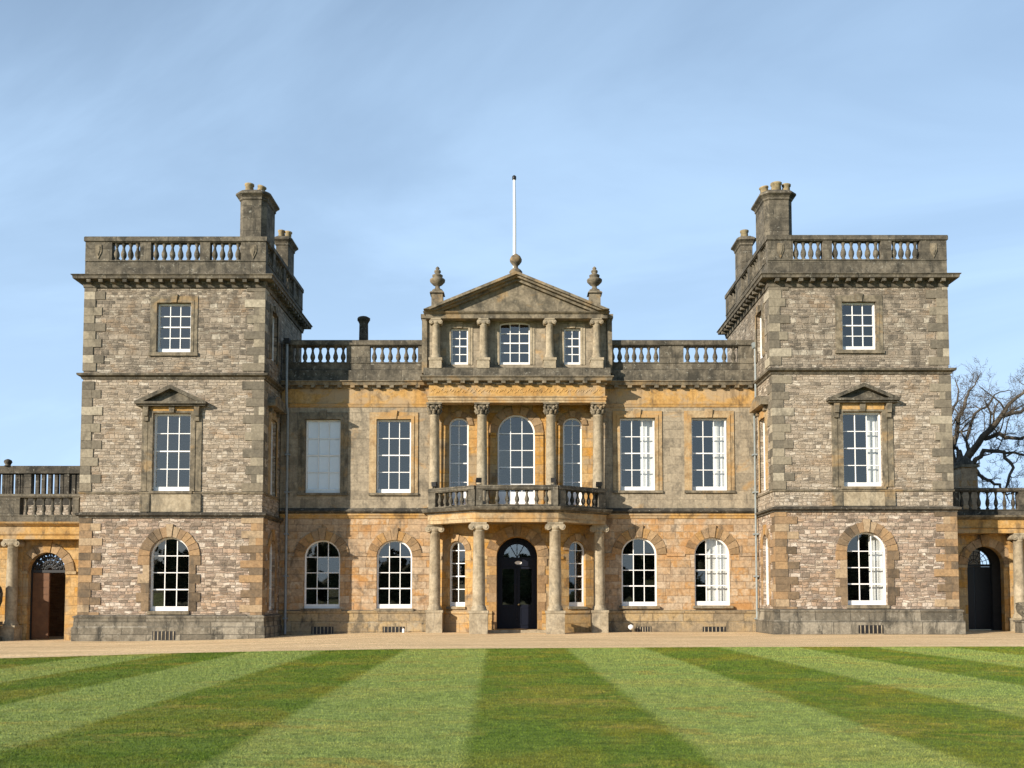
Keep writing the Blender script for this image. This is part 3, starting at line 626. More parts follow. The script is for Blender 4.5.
def aedicule(w, F, o, D):
    u0, u1, z0, z1 = o[:4]; uc = (u0+u1)/2; m = MB()
    zb, za = Z(D['hood'][1], YT), Z(D['hood'][0], YT); hw = D['hoodw']/2
    for s in (-1, 1):
        i, a, b = uc+s*((u1-u0)/2+.004), uc+s*((u1-u0)/2+.22), uc+s*((u1-u0)/2+.50)
        m.box(F, min(i, a), max(i, a), -.03, .07, z0-.01, z1+.02); m.box(F, min(a, b)+(.03 if s > 0 else 0), max(a, b)-(.03 if s < 0 else 0), -.03, .045, z0-.01, zb-.2)
        c = uc+s*((u1-u0)/2+.30)                     # console brackets
        m.prism(F, [(c-.12, zb-.17), (c-.09, zb-.60), (c+.09, zb-.60), (c+.12, zb-.17)], -.02, .20); m.box(F, c-.10, c+.10, -.02, .13, zb-.82, zb-.61)
    m.box(F, u0-.22, u1+.22, -.03, .075, z1+.021, z1+.10)
    m.prism(F, [(uc-.10, z1+.02), (uc+.10, z1+.02), (uc+.13, zb-.16), (uc-.13, zb-.16)], -.03, .14)
    m.build('stone_surround', 'trim', w)
    MB().box(F, u0-.12, u1+.12, -.03, .05, z1+.11, zb-.17).build('frieze_panel', 'orange', w)
    m = MB(); m.box(F, uc-hw+.06, uc+hw-.06, -.02, .26, zb-.16, zb-.08); m.box(F, uc-hw, uc+hw, -.02, .36, zb-.08, zb+.02)
    t = .17
    m.prism(F, [(uc-hw, zb+.025), (uc-hw+.40, zb+.025), (uc, za-t), (uc+hw-.40, zb+.025), (uc+hw, zb+.025), (uc, za)], -.02, .36)
    m.prism(F, [(uc-hw+.3, zb+.024), (uc+hw-.3, zb+.024), (uc, za-t+.03)], -.02, .10)
    m.build('window_pediment', 'parapet', w); sill(w, F, u0-.12, u1+.12, z0, .12, .1)

def grille(u0, u1, z0, z1, F, parent=house):
    m = MB().box(F, u0, u1, -.05, .006, z0, z1); g = m.build('basement_grille', 'iron', parent); b = MB(); n = 6
    for i in range(n): u = u0+(u1-u0)*(i+.5)/n; b.box(F, u-.018, u+.018, .0, .03, z0+.01, z1-.01)
    b.box(F, u0, u1, .0, .02, z0-.03, z0); b.build('bars', 'column', g)

def tw(px0, px1, py0, py1, dy, rise=0):
    Yp = YT+dy; ym = (py0+py1)/2; o = (X(px0, ym, Yp), X(px1, ym, Yp), Z(py1, Yp), Z(py0, Yp)); return o+((rise*(o[1]-o[0])/2,) if rise else ())
LT = dict(sg=1, back=48.6, storeys=[(516, 642, 79, 262, 0), (375, 516, 81.5, 263, .05), (282, 375, 84.5, 264.5, .1)], win=[tw(149.5, 189, 537, 611, 0, .95), tw(153, 190.5, 413.5, 491, .05), tw(157, 191, 303, 352.5, .1)],
          zground=Z(642, YT), zplinth=Z(615, YT), str1=513.5, str2=373.5, zsill=Z(491.5, YT), cor=276.5, bal=(259.5, 241.5, 236), piers=[(85.5, 112), (140, 151), (200, 210), (241, 266)],
          cur=[None, None, None], hood=(386, 403), hoodw=3.2, grille=(154, 177, 631, 640))
RT = dict(sg=-1, back=49.8, storeys=[(509, 637, 776, 957.5, 0), (369, 509, 773, 951.5, .05), (280, 369, 769.5, 947.5, .1)], win=[tw(847, 887, 532, 605, 0, .95), tw(843, 882, 412, 486.5, .05), tw(842, 876, 302, 350, .1)],
          zground=Z(635.5, YT), zplinth=Z(609, YT), str1=507.5, str2=368.5, zsill=Z(489, YT), cor=275.5, bal=(258.5, 240, 234.5), piers=[(767.5, 793), (823, 832), (881, 891.5), (920, 946.5)],
          cur=[[(.66, 1)], [(.70, 1)], None], hood=(384, 399.5), hoodw=3.2, grille=(857, 882, 625, 633.5))
tl = tower(LT); trr = tower(RT)
XLI, XRI = tl[0][0][3], trr[0][0][2]          # inner walls of the towers

# ------------------------------------------------------------------ chimneys
def chimney(x0, x1, y0, y1, zb, zt, ch, pots, mat='parapet'):
    def plan(gw): return [(x0-gw+ch, y0-gw), (x1+gw-ch, y0-gw), (x1+gw, y0-gw+ch), (x1+gw, y1+gw-ch), (x1+gw-ch, y1+gw), (x0-gw+ch, y1+gw), (x0-gw, y1+gw-ch), (x0-gw, y0-gw+ch)]
    m = MB(); m.sweep(plan(0), [(0, zb), (0, zt-.55), (.05, zt-.5), (.05, zt-.42), (.10, zt-.36), (.20, zt-.28), (.20, zt-.2), (.1, zt-.12), (-.12, zt)], True)
    m.sweep(plan(0), [(.06, zb), (.06, zb+.6), (0, zb+.68)], True)
    c = plan(-.12); m.add([(x, y, zt-.01) for x, y in c], [list(range(8))])
    o = m.build('chimney_stack', mat, house)
    for (px, py, h, r, tilt) in pots:
        p = MB().lathe((0, 0, 0), [(r*.8, 0), (r, h*.15), (r*.92, h*.7), (r*1.12, h*.78), (r*1.12, h*.95), (r*.8, h)], 12).build('chimney_pot', 'terra', o, (0, 0, 0))
        p.location = Vector((px, py, zt-.03))-ID[o.name]; p.rotation_euler = (0, tilt, 0)
    return o
for sg, xi, zt_ in ((1, tl[2], tl[3]), (-1, trr[1], trr[3])):
    Yc = YT+.95
    if sg > 0:
        a, b = X(239, 215, Yc), X(265.5, 215, Yc); pp = [(a+.35, Yc+.4, .42, .2, 0), (a+.85, Yc+.45, .34, .19, .25), (a+.5, Yc+1.2, .4, .2, 0)]
        chimney(a, b, Yc, Yc+1.85, zt_-1.6, Z(188.5, Yc), .2, pp)
        Yd = 46.0; a, b = X(275.5, 280, Yd), X(288, 280, Yd); chimney(a, b, Yd, Yd+1.2, zt_-1.9, Z(235, Yd), .02, [(a+.2, Yd+.3, .38, .17, 0), (b-.12, Yd+.35, .34, .17, .1)])
    else:
        a, b = X(765, 215, Yc), X(793, 215, Yc); pp = [(a+.12, Yc+.45, .30, .2, -.15), (a+.62, Yc+.3, .42, .24, 0), (b-.2, Yc+.4, .40, .19, .08)]
        chimney(a, b, Yc, Yc+1.85, zt_-1.6, Z(188.5, Yc), .2, pp)
        Yd = 46.3; a, b = X(741, 280, Yd), X(753, 280, Yd); chimney(a, b, Yd, Yd+1.2, zt_-1.9, Z(235, Yd), .02, [(a+.3, Yd+.4, .42, .2, 0)])

# ------------------------------------------------------------------ main range between the towers
FM = Fr((0, YM)); XC = 4.14
def mw(px0, px1, py0, py1, rise=0, Y=YM):
    ym = (py0+py1)/2; o = (X(px0, ym, Y), X(px1, ym, Y), Z(py1, Y), Z(py0, Y)); return o+((rise*(o[1]-o[0])/2,) if rise else ())
up = [mw(305.5, 340.5, 419.5, 493), mw(376.5, 411, 419.5, 493), mw(620, 655, 418, 490.5), mw(691.5, 727, 418, 490.5)]
gd = [mw(304, 340, 540, 608.5, .95), mw(376.5, 412, 540, 608.5, .95), mw(621.5, 657, 537.5, 606, .95), mw(694.5, 730, 537.5, 605.5, .95)]
ctr = [mw(449, 468.5, 417.5, 505, .8, YM+.05), mw(497.5, 535, 414.5, 505, 1, YM+.05), mw(563, 582, 417.5, 505, .8, YM+.05)]
zS, zF, zC = Z(514, YM), Z(404, YM), Z(382, YM)
MB().wall(FM, XLI-.02, -XC, zS-.1, zF+.1, up[:2]).build('main_wall', 'buff', house); MB().wall(FM, XC, XRI+.02, zS-.1, zF+.1, up[2:]).build('main_wall', 'buff', house)
FC = Fr((0, YM+.05)); MB().wall(FC, -XC, XC, zS-.1, zF+.1, ctr).build('centre_wall', 'golden', house)
MB().wall(FM, XLI-.02, -XC, -.5, zS+.05, gd[:2]).build('main_wall', 'warm', house); MB().wall(FM, XC, XRI+.02, -.5, zS+.05, gd[2:]).build('main_wall', 'warm', house)
# storey floors, roof and rear
I = Fr((0, 0))
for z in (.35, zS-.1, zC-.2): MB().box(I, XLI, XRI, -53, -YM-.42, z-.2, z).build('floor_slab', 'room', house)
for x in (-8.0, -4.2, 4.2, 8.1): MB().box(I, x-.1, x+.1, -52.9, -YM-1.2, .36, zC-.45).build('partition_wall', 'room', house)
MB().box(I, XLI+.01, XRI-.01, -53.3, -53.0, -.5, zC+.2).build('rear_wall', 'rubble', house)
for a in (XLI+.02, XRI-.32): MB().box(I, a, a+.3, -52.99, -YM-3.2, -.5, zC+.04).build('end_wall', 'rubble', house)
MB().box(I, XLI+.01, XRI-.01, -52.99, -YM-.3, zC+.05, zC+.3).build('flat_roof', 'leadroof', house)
# frieze, cornice, string course, impost band, plinth of the main range
PC = 43.35                                      # plane of the projecting centre entablature
plan = [(XLI, YM), (-XC-.03, YM), (-XC-.03, PC), (XC+.03, PC), (XC+.03, YM), (XRI, YM)]
for pa in (plan[:2], plan[4:]):
    MB().sweep(pa, [(-.05, zF-.18), (.03, zF-.16), (.05, zF-.06), (.08, zF), (.02, zF+.02), (.02, zC-.32), (-.05, zC-.31)]).build('frieze', 'orange', house)
    z = Z(511, YM); MB().sweep(pa, [(-.02, z-.13), (.06, z-.12), (.16, z-.04), (.17, z), (-.02, z+.16)]).build('string_course', 'dark', house)
    MB().sweep(pa, [(-.02, z-.37), (.04, z-.36), (.05, z-.26), (.10, z-.2), (.10, z-.135), (-.02, z-.132)]).build('string_moulding', 'orange', house)
def cornice_profile(z): return [(-.05, z-.36), (.06, z-.34), (.08, z-.22), (.26, z-.20), (.30, z-.07), (.36, z-.04), (.36, z), (-.1, z+.06)]
m = MB().sweep(plan, cornice_profile(zC))
for a, b, F in ((XLI, -XC-.3, FM), (XC+.3, XRI, FM), (-XC, XC, Fr((0, PC)))):
    n = round((b-a)/.62)
    for i in range(n): u = a+(b-a)*(i+.5)/n; m.box(F, u-.10, u+.10, .04, .245, zC-.32, zC-.198)
m.build('main_cornice', 'trim', house)
zi = Z(554.5, YM)
for a, b in ((XLI, gd[0][0]-.45), (gd[0][1]+.45, gd[1][0]-.45), (gd[1][1]+.45, -XC), (XC, gd[2][0]-.45), (gd[2][1]+.45, gd[3][0]-.45), (gd[3][1]+.45, XRI)):
    if b-a > .1: MB().box(FM, a, b, -.02, .05, zi-.08, zi+.07).build('impost_band', 'warm', house)
zp = Z(610, YM)
for pa in (plan[:2], plan[4:]):
    MB().sweep(pa, [(.14, -.6), (.14, zp-.62), (.09, zp-.58), (.09, zp-.16), (.15, zp-.13), (.16, zp-.05), (-.02, zp+.02)]).build('plinth', 'plinthwarm', house)
# parapets
pz = [Z(382, YM)+.04, Z(362, YM), Z(346, YM), Z(340, YM)]
FP = FM.off(-.05)
for px in ([(283, 293), (346.5, 370), (418, 428)], [(604, 609), (660, 683.5), (738.5, 751)]):
    ps = [(X(a, 352, YM+.05), X(b, 352, YM+.05)) for a, b in px]; a, b = ps[0][0], ps[-1][1]
    if a < 0: a = XLI+.005; ps[0] = (a, ps[0][1])
    else: b = XRI-.005; ps[-1] = (ps[-1][0], b)
    balustrade(house, FP, a, b, pz[0], pz[1], pz[2], pz[3], ps, [7, 6], .30, 'parapet', .08, .16)
    MB().box(FP, a+.002, b-.002, -.02, .10, pz[0], pz[0]+.52).build('parapet_foot', 'parapet', house)
# windows of the main range
for i, o in enumerate(up):
    w = window(house, FM, o, 3, 4, .16, blind=i == 0, curtain=[None, None, [(.62, 1.0)], [(.66, 1.0)]][i])
    architrave(w, FM, o, .34, .08, 'trimwarm' if i else 'trim'); sill(w, FM, o[0]-.36, o[1]+.36, o[2], .12, .1)
for i, o in enumerate(gd):
    w = window(house, FM, o, 3, 3, .16, curtain=[None, None, None, [(.36, 1.0)]][i])
    voussoirs(w, FM, o, .46, 11, .035, 'warmblock', False, key=.14); sill(w, FM, o[0]-.1, o[1]+.1, o[2], .13, .18)
for a, b, yy in ((383, 405, 0), (636, 651, 0), (702, 725, 0), (312, 334, 0)):
    grille(X(a, 630, YM), X(b, 630, YM), Z(634, YM), Z(626.5, YM), Fr((0, YM-.145)))

# ------------------------------------------------------------------ columns
def ionic(m, x, y, z, r, h):
    F = Fr((x, y)); m.lathe((x, y, z), [(r*.86, 0), (r*1.02, h*.2), (r*1.12, h*.42), (r*1.0, h*.5)], 18); m.box(F, -r*1.25, r*1.25, -r*1.1, r*1.1, z+h*.78, z+h)
    for s in (-1, 1):
        c = F.p(s*r*1.12, 0, z+h*.42)
        for q, (rr, d) in enumerate(((.40*h, 1.0), (.2*h, 1.12))):
            n = 14; pts = [(s*r*1.12+rr*math.cos(2*PI*i/n), z+h*.42+rr*math.sin(2*PI*i/n)) for i in range(n)]; m.prism(F, pts, -r*d, r*d)
    m.box(F, -r*1.12, r*1.12, -r*.98, r*.98, z+h*.48, z+h*.78)
def corinth(m, x, y, z, r, h):
    m.lathe((x, y, z), [(r*.86, 0), (r*.95, h*.05), (r*.86, h*.1), (r*.9, h*.4), (r*1.05, h*.7), (r*1.3, h*.86)], 16); F = Fr((x, y)); m.box(F, -r*1.42, r*1.42, -r*1.42, r*1.42, z+h*.87, z+h)
    for row, (zz, k, rr) in enumerate(((.12, 8, .95), (.40, 8, 1.02))):
        for i in range(k):
            a = 2*PI*(i+.5*row)/k; c = (x+math.cos(a)*r*rr, y+math.sin(a)*r*rr); m.tube([(c[0], c[1], z+h*zz), (c[0]+math.cos(a)*r*.12, c[1]+math.sin(a)*r*.12, z+h*(zz+.18)), (c[0]+math.cos(a)*r*.42, c[1]+math.sin(a)*r*.42, z+h*(zz+.25)), (c[0]+math.cos(a)*r*.45, c[1]+math.sin(a)*r*.45, z+h*(zz+.18))], [r*.26, r*.3, r*.22, r*.12], 6)
    for i in range(4):
        a = PI/4+PI/2*i; m.lathe((x+math.cos(a)*r*1.5, y+math.sin(a)*r*1.5, z+h*.62), [(r*.1, 0), (r*.3, h*.06), (r*.3, h*.18), (r*.1, h*.24)], 8)
def column(parent, x, y, z0, z1, r, kind, caph, ped=None, mat='column', nm='column'):
    zb = z0
    sh = MB().lathe((x, y, 0), [(r*1.28, zb), (r*1.28, zb+.07), (r*1.16, zb+.10), (r*1.2, zb+.16), (r*1.02, zb+.2), (r, zb+.26), (r*.985, zb+(z1-zb)*.35), (r*.86, z1-caph-.05), (r*.94, z1-caph-.03), (r*.86, z1-caph)], 24)
    s = sh.build(nm, mat, parent, (x, y, zb)); c = MB()
    (ionic if kind == 'i' else corinth)(c, x, y, z1-caph, r, caph); c.build('capital', 'trim' if kind != 'i' else 'column', s)
    if ped:
        hw, zg = ped; F = Fr((x, y)); p = MB().box(F, -hw, hw, -hw, hw, zg, z0-.12); p.box(F, -hw-.05, hw+.05, -hw-.05, hw+.05, zg, zg+.14) if False else None
        p.box(F, -hw-.03, hw+.03, -hw-.03, hw+.03, z0-.12, z0-.002); p.build('pedestal', 'column', s)
    return s

# ------------------------------------------------------------------ centre bay, upper storey
zA0, zA1 = Z(402.5, PC), Z(386, PC)
m = MB().sweep(plan[1:5], [(-.6, zA0), (.0, zA0+.001), (.0, zA0+.10), (.03, zA0+.11), (.03, zA0+.22), (.07, zA0+.26), (.07, zA0+.30), (-.02, zA0+.31)])
m.build('architrave', 'trimwarm', house)
fz = MB().sweep([(-XC-.03, YM), (-XC-.03, PC), (XC+.03, PC), (XC+.03, YM)], [(-.6, zA0+.29), (-.02, zA0+.3), (-.02, zC-.34), (-.6, zC-.33)])
for i in range(66):                                 # carved scrolls on the frieze
    u = -XC+.12+(2*XC-.24)*i/65; zz = (zA0+.3+zC-.34)/2+.05*math.sin(i*1.9)
    fz.tube([(u-.06, PC+.03, zz-.08), (u, PC+.022, zz+.05*math.sin(i*2.3)), (u+.07, PC+.03, zz+.07*math.cos(i*1.7))], [.026, .03, .018], 6)
fz.build('carved_frieze', 'orange', house)
zB = Z(506, 43.0)                                # balcony floor
YU = PC+.30
for px in (434.5, 482, 551, 598):
    x = X(px, 440, YU); column(house, x, YU, zB, zA0+.001, .255, 'c', .56, None)
    MB().box(Fr((x, YM+.05)), -.27, .27, -.02, .10, zB, zA0).build('pilaster', 'golden', house)
for i, o in enumerate(ctr):
    big = i == 1
    w = window(house, FC, o, 3 if big else 2, 4, .16, panel=.45); voussoirs(w, FC, o, .42 if big else .26, 9 if big else 7, .04, 'warmblock', False, key=.16 if big else .06)
    if big:
        m = MB(); zs_ = o[3]-o[4]
        for s in (-1, 1): a, b = (o[0]-.40, o[0]-.01) if s < 0 else (o[1]+.01, o[1]+.40); m.box(FC, a+.04, b-(.0), -.02, .10, zB, zs_-.12); m.box(FC, a-.03, b+.0, -.02, .16, zs_-.118, zs_-.01)
        m.build('imposts', 'golden', w)
# ------------------------------------------------------------------ portico and balcony
YI, YO, XI, XO = 41.95, 43.35, 1.72, 3.86
pi = [(-XO-.26, YM), (-XO-.26, YO-.22), (-XI-.13, YI-.33), (XI+.13, YI-.33), (XO+.26, YO-.22), (XO+.26, YM)]
zE0 = Z(522.5, YI)                               # underside of the entablature
zE1 = Z(512.5, YI); zE2 = Z(507.5, YI)
MB().sweep(pi, [(-.5, zE0), (0, zE0+.001), (0, zE0+.16), (.03, zE0+.17), (.03, zE1-.06), (.05, zE1-.02), (-.4, zE1)]).build('portico_entablature', 'trimwarm', house)
m = MB().sweep(pi, [(-.3, zE1-.03), (.07, zE1-.018), (.10, zE1+.04), (.26, zE1+.08), (.30, zE1+.16), (.32, zE2), (-.4, zE2+.06)]); m.build('portico_cornice', 'parapet', house)
m = MB(); q = [(x*.985, y+.08) for x, y in pi]; n = 6
m.add([(x, y, zE2+.03) for x, y in q]+[(x, y, zE0+.06) for x, y in q], [list(range(6)), list(range(11, 5, -1))]); m.build('balcony_floor', 'trim', house)
zr = [zE2+.03, Z(505, YI), Z(490.5, YI), Z(485.8, YI)]
def seg(a, b):
    v = Vector(b)-Vector(a); return Fr(a, math.atan2(v.y, v.x)), v.length
for k in range(3):
    F, L = seg(pi[1+k], pi[2+k])
    zc2 = [v-.005 for v in zr]
    if k == 1: balustrade(house, F, 0.004, L-.004, *zr, [(.004, .30), (L-.30, L-.004)], [7], .30, 'parapet', .05, .135, pd=.03)
    elif k == 0: balustrade(house, F, 0, L-.06, *zc2, [(0, .40), (L-.42, L-.06)], [6], .30, 'parapet', .052, .135)
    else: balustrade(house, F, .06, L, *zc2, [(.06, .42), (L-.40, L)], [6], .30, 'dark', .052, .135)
for k, F_ in ((0, seg(pi[0], pi[1])), (1, seg(pi[4], pi[5]))):
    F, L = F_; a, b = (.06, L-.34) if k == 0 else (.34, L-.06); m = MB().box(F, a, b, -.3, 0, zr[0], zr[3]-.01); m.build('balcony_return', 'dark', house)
zPed = Z(610.5, YI)
for sgn in (-1, 1):
    for (x, y) in ((XI, YI), (XO-.02, YO+.1)):
        column(house, sgn*x, y, zPed, zE0+.001, .285 if y == YI else .27, 'i', .36, (.41 if y == YI else .38, -.1))
# ground floor wall behind the portico: canted in three
YCW = 43.35
cp = [(-XC, YM), (-1.95, YCW), (1.95, YCW), (XC, YM)]
doorO = (X(496.5, 580, YCW), X(537.5, 580, YCW), .14, Z(536.5, YCW)); doorO += ((doorO[1]-doorO[0])/2,)
F0, L0 = seg(cp[0], cp[1]); F1, L1 = seg(cp[1], cp[2]); F2, L2 = seg(cp[2], cp[3])
dO = (doorO[0]+1.95, doorO[1]+1.95)+doorO[2:]
ww, zt1, zb1 = .88, Z(541, 43.7), Z(606.5, 43.7)
c0, c2 = 1.42, L2-1.42
s0 = (c0-ww/2, c0+ww/2, zb1, zt1, ww/2); s2 = (c2-ww/2, c2+ww/2, zb1, zt1, ww/2)
m = MB(); m.wall(F0, 0, L0, -.2, zE0+.2, [s0]); m.wall(F1, 0, L1, -.2, zE0+.2, [dO], 1.15); m.wall(F2, 0, L2, -.2, zE0+.2, [s2]); m.build('porch_wall', 'golden', house)
for F, o in ((F0, s0), (F2, s2)):
    w = window(house, F, o, 2, 4, .2, fw=.07, meet=True); voussoirs(w, F, o, .3, 7, .03, 'warmblock', False, key=.05); sill(w, F, o[0]-.06, o[1]+.06, o[2], .12, .1)
m = MB().sweep(cp[:2]+[(-1.16, YCW)], [(.10, -.2), (.10, zp-.2), (.14, zp-.14), (.14, zp-.06), (-.02, zp)]); m.build('plinth', 'golden', house); m = MB().sweep([(1.16, YCW)]+cp[2:], [(.10, -.2), (.10, zp-.2), (.14, zp-.14), (.14, zp-.06), (-.02, zp)]); m.build('plinth', 'golden', house)
zi2 = dO[3]-dO[4]
for F, a, b in ((F0, 0, s0[0]-.3), (F0, s0[1]+.3, L0), (F1, 0.0, dO[0]-.42), (F1, dO[1]+.42, L1), (F2, 0, s2[0]-.3), (F2, s2[1]+.3, L2)):
    MB().box(F, a+.01, b, -.02, .05, zi2-.1, zi2+.06).build('impost_band', 'golden', house)
# front door
fd = MB(); fr = .12; F1 = F1.off(-.45)
fd.ring(F1, opening(*dO[:4], dO[4], .003), opening(*dO[:4], dO[4], fr, .03), -.62, -.48)
zt_ = zi2+.02
fd.box(F1, dO[0]+.08, dO[1]-.08, -.61, -.47, zt_-.42, zt_)
fdo = fd.build('front_door', 'navy', house)
vo = voussoirs(fdo, F1.off(.45), dO, .52, 11, .03, 'warmblock', True, zj=.16, key=.10, jl=(.32, .44), jh=.42)
gl = MB(); uc = (dO[0]+dO[1])/2
gl.prism(F1, [(uc+(dO[4]-.3)*math.cos(PI*i/14), zt_+.004+(dO[4]-.3)*math.sin(PI*i/14)) for i in range(15)], -.57, -.555); gl.build('fanlight', 'glass', fdo)
m = MB()
for a in (60, 90, 120): m.tube([F1.p(uc+.05*math.cos(R(a)), -.545, zt_+.02), F1.p(uc+(dO[4]-.13)*math.cos(R(a)), -.545, zt_+(dO[4]-.13)*math.sin(R(a)))], .02, 6)
o1, o2 = [], []
for i in range(15): o1.append((uc+(dO[4]-.1)*math.cos(PI*i/14), zt_+(dO[4]-.1)*math.sin(PI*i/14)+.001)); o2.append((uc+(dO[4]-.32)*math.cos(PI*i/14), zt_+(dO[4]-.32)*math.sin(PI*i/14)+.001))
m.ring(F1, o1, o2, -.60, -.535); m.build('fanlight_bars', 'navy', fdo)
for s in (-1, 1):
    a, b = (dO[0]+fr, uc-.006) if s < 0 else (uc+.006, dO[1]-fr); z0, z1 = .17, zt_-.42; zm = z0+(z1-z0)*.38
    lf = MB(); lf.ring(F1, [(a, z0), (b, z0), (b, z1), (a, z1)], [(a+.14, zm), (b-.14, zm), (b-.14, z1-.13), (a+.14, z1-.13)], -.60, -.52)
    lf.ring(F1, [(a+.13, z0+.14), (b-.13, z0+.14), (b-.13, zm-.12), (a+.13, zm-.12)], [(a+.18, z0+.19), (b-.18, z0+.19), (b-.18, zm-.17), (a+.18, zm-.17)], -.53, -.50)
    lo = lf.build('door_leaf', 'navy', fdo)
    MB().prism(F1, [(a+.135, zm-.005), (b-.135, zm-.005), (b-.135, z1-.125), (a+.135, z1-.125)], -.57, -.56).build('door_glass', 'glass', fdo)
    if s > 0: MB().lathe(F1.p(a+.07, -.47, z0+1.12), [(.02, -.05), (.05, -.03), (.06, 0), (.05, .03), (.02, .05)], 10).build('door_knob', 'brass', fdo)
zz = zt_-.26; MB().prism(F1, [(uc+.17*math.cos(2*PI*i/16)+.06, zz+.085*math.sin(2*PI*i/16)) for i in range(16)], -.475, -.455).build('door_plaque', 'white', fdo)
m = MB(); m.box(I, doorO[0]-.4, doorO[1]+.4, -YCW-1.2, -YCW+.5, -.1, .13); m.build('doorstep', 'column', house)
m = MB(); m.box(I, -3.2, 3.2, -YI-.0, -YI+.6, -.2, .06) if False else None
# ------------------------------------------------------------------ attic storey and pediment
YA = 43.95; FA = Fr((0, YA)); YAC = 43.58
za0, za1 = zC+.04, Z(319, YA)
xa0, xa1 = X(427.5, 345, YA), X(606.5, 345, YA)
at = [mw(451, 468, 328.5, 364.5, 0, YA), mw(499.5, 530, 322, 364.5, .16, YA), mw(564, 580.5, 328.5, 364.5, 0, YA)]
m = MB(); m.wall(FA, xa0, xa1, za0, za1+.3, at)
for x, a, s in ((xa0, R(-90), -1), (xa1, R(90), 1)): m.wall(Fr((x, YA), a), *((-5, 0) if s < 0 else (0, 5)), za0, za1+.3)
m.wall(Fr((0, YA+5), R(180)), -xa1, -xa0, za0, za1+.3); m.build('attic_wall', 'buff', house)
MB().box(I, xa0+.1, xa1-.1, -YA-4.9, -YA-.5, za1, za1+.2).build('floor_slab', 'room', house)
for i, o in enumerate(at):
    w = window(house, FA, o, 3 if i == 1 else 2, 4, .14, fw=.065, bw=.04, bot=.13); architrave(w, FA, o if i != 1 else o[:4], .22, .05, 'column', i != 1)
# attic foot and columns
zf = Z(369, YAC); m = MB().box(Fr((0, YAC)), X(424, 372, YAC), X(610, 372, YAC), -.9, .26, zC+.03, zf); m.build('attic_foot', 'parapet', house)
zpd, zct = Z(359, YAC), Z(319.5, YAC)
for px in (436, 483.5, 549.5, 596.5):
    x = X(px, 340, YAC); column(house, x, YAC, zpd, zct, .19, 'i', .26, (.29, zf-.02), 'column')
    MB().box(Fr((x, YA)), -.2, .2, -.02, .06, zpd, zct).build('pilaster', 'buff', house)
# attic entablature
hwE = (X(607, 316, YAC)-X(426, 316, YAC))/2; xc = (X(607, 316, YAC)+X(426, 316, YAC))/2
pl2 = [(xc-hwE, YA+.3), (xc-hwE, YAC-.2), (xc+hwE, YAC-.2), (xc+hwE, YA+.3)]
zpb = Z(313, YAC)
MB().sweep(pl2, [(-.5, zct), (0, zct+.002), (0, zpb-.12), (.04, zpb-.1), (.1, zpb-.04), (.12, zpb), (-.5, zpb+.01)]).build('attic_entablature', 'trim', house)
# wall shoulders beside the attic (they carry the urns)
m = MB()
for s in (-1, 1):
    m = MB(); a, b = (xa0-.26, xa0-.01) if s < 0 else (xa1+.01, xa1+.26); m.box(FA, a, b, -1.2, .1, za0+.3, Z(319, YA)); m.box(FA, a-.05, b+.05, -1.25, .16, Z(319, YA), Z(315, YA))
    m.build('attic_shoulder', 'trim', house)
# pediment
FPd = Fr((0, YAC-.2)); zap = Z(272.5, YAC-.4); hp = (X(609, 311, YAC-.4)-X(423.5, 311, YAC-.4))/2; t = .34
m = MB()
m.prism(FPd, [(xc-hp+.75, zpb+.005), (xc+hp-.75, zpb+.005), (xc, zap-.28)], -1.0, -.06); m.build('tympanum', 'trim', house)
m = MB()
def rake(off, th, d1, w0=0.0):
    k = (zap-zpb)/hp
    m.prism(FPd, [(xc-hp+off/k*1.0, zpb+.006), (xc-hp+(off+th)/k, zpb+.006), (xc, zap-off-th), (xc+hp-(off+th)/k, zpb+.006), (xc+hp-off/k, zpb+.006), (xc, zap-off)], -1.2, d1)
rake(0, .13, .42); rake(.131, .10, .30); rake(.232, .13, .12)
m.build('pediment_cornice', 'trim', house)
m = MB(); m.prism(Fr((0, YAC+.6)), [(xc-hp, zpb+.006), (xc+hp, zpb+.006), (xc, zap-.02)], -6, .3); m.build('attic_roof', 'leadroof', house)
# urns and ball finial
URN = [(.24, 0), (.24, .07), (.15, .11), (.10, .22), (.12, .27), (.22, .33), (.35, .48), (.36, .58), (.30, .63), (.18, .68), (.24, .74), (.25, .80), (.16, .86), (.10, .90), (.16, .97), (.15, 1.04), (.07, 1.1), (.10, 1.16), (.06, 1.22), (.01, 1.26)]
for px in (437.5, 594.5):
    Yu = YA+.45; x = X(px, 290, Yu); zb, zt_u = Z(291.5, Yu), Z(266.5, Yu); k = (zt_u-zb)/1.26
    m = MB().lathe((x, Yu, zb), [(r*.95*k/.9, z*k) for r, z in URN], 20)
    u = m.build('urn', 'trim', house); F = Fr((x, Yu)); p = MB().box(F, -.27, .27, -.27, .27, Z(313, Yu), zb-.16)
    p.taper(F, -.35, .35, -.35, .35, zb-.16, zb-.08, .04); p.box(F, -.24, .24, -.24, .24, zb-.08, zb); p.build('urn_pedestal', 'trim', u)
x, Yf = X(515.8, 262, YAC), YAC+.1; zb = zap-.05
MB().lathe((x, Yf, zb), [(.32, -.1), (.32, .05), (.28, .16), (.32, .24), (.24, .34), (.11, .44), (.11, .55), (.19, .62), (.28, .75), (.29, .86), (.22, 1.0), (.09, 1.1), (.03, 1.14)], 20).build('ball_finial', 'trim', house)
# roof flue by the west parapet
Yq = YM+1.6; x = X(363.7, 330, Yq); zb, zt_ = Z(343, Yq)-.3, Z(317, Yq)
fl = MB().lathe((x, Yq, zb), [(.24, 0), (.22, zt_-zb-.35), (.27, zt_-zb-.25), (.32, zt_-zb-.18), (.32, zt_-zb-.06), (.2, zt_-zb)], 8, False).build('roof_flue', 'dark', house)
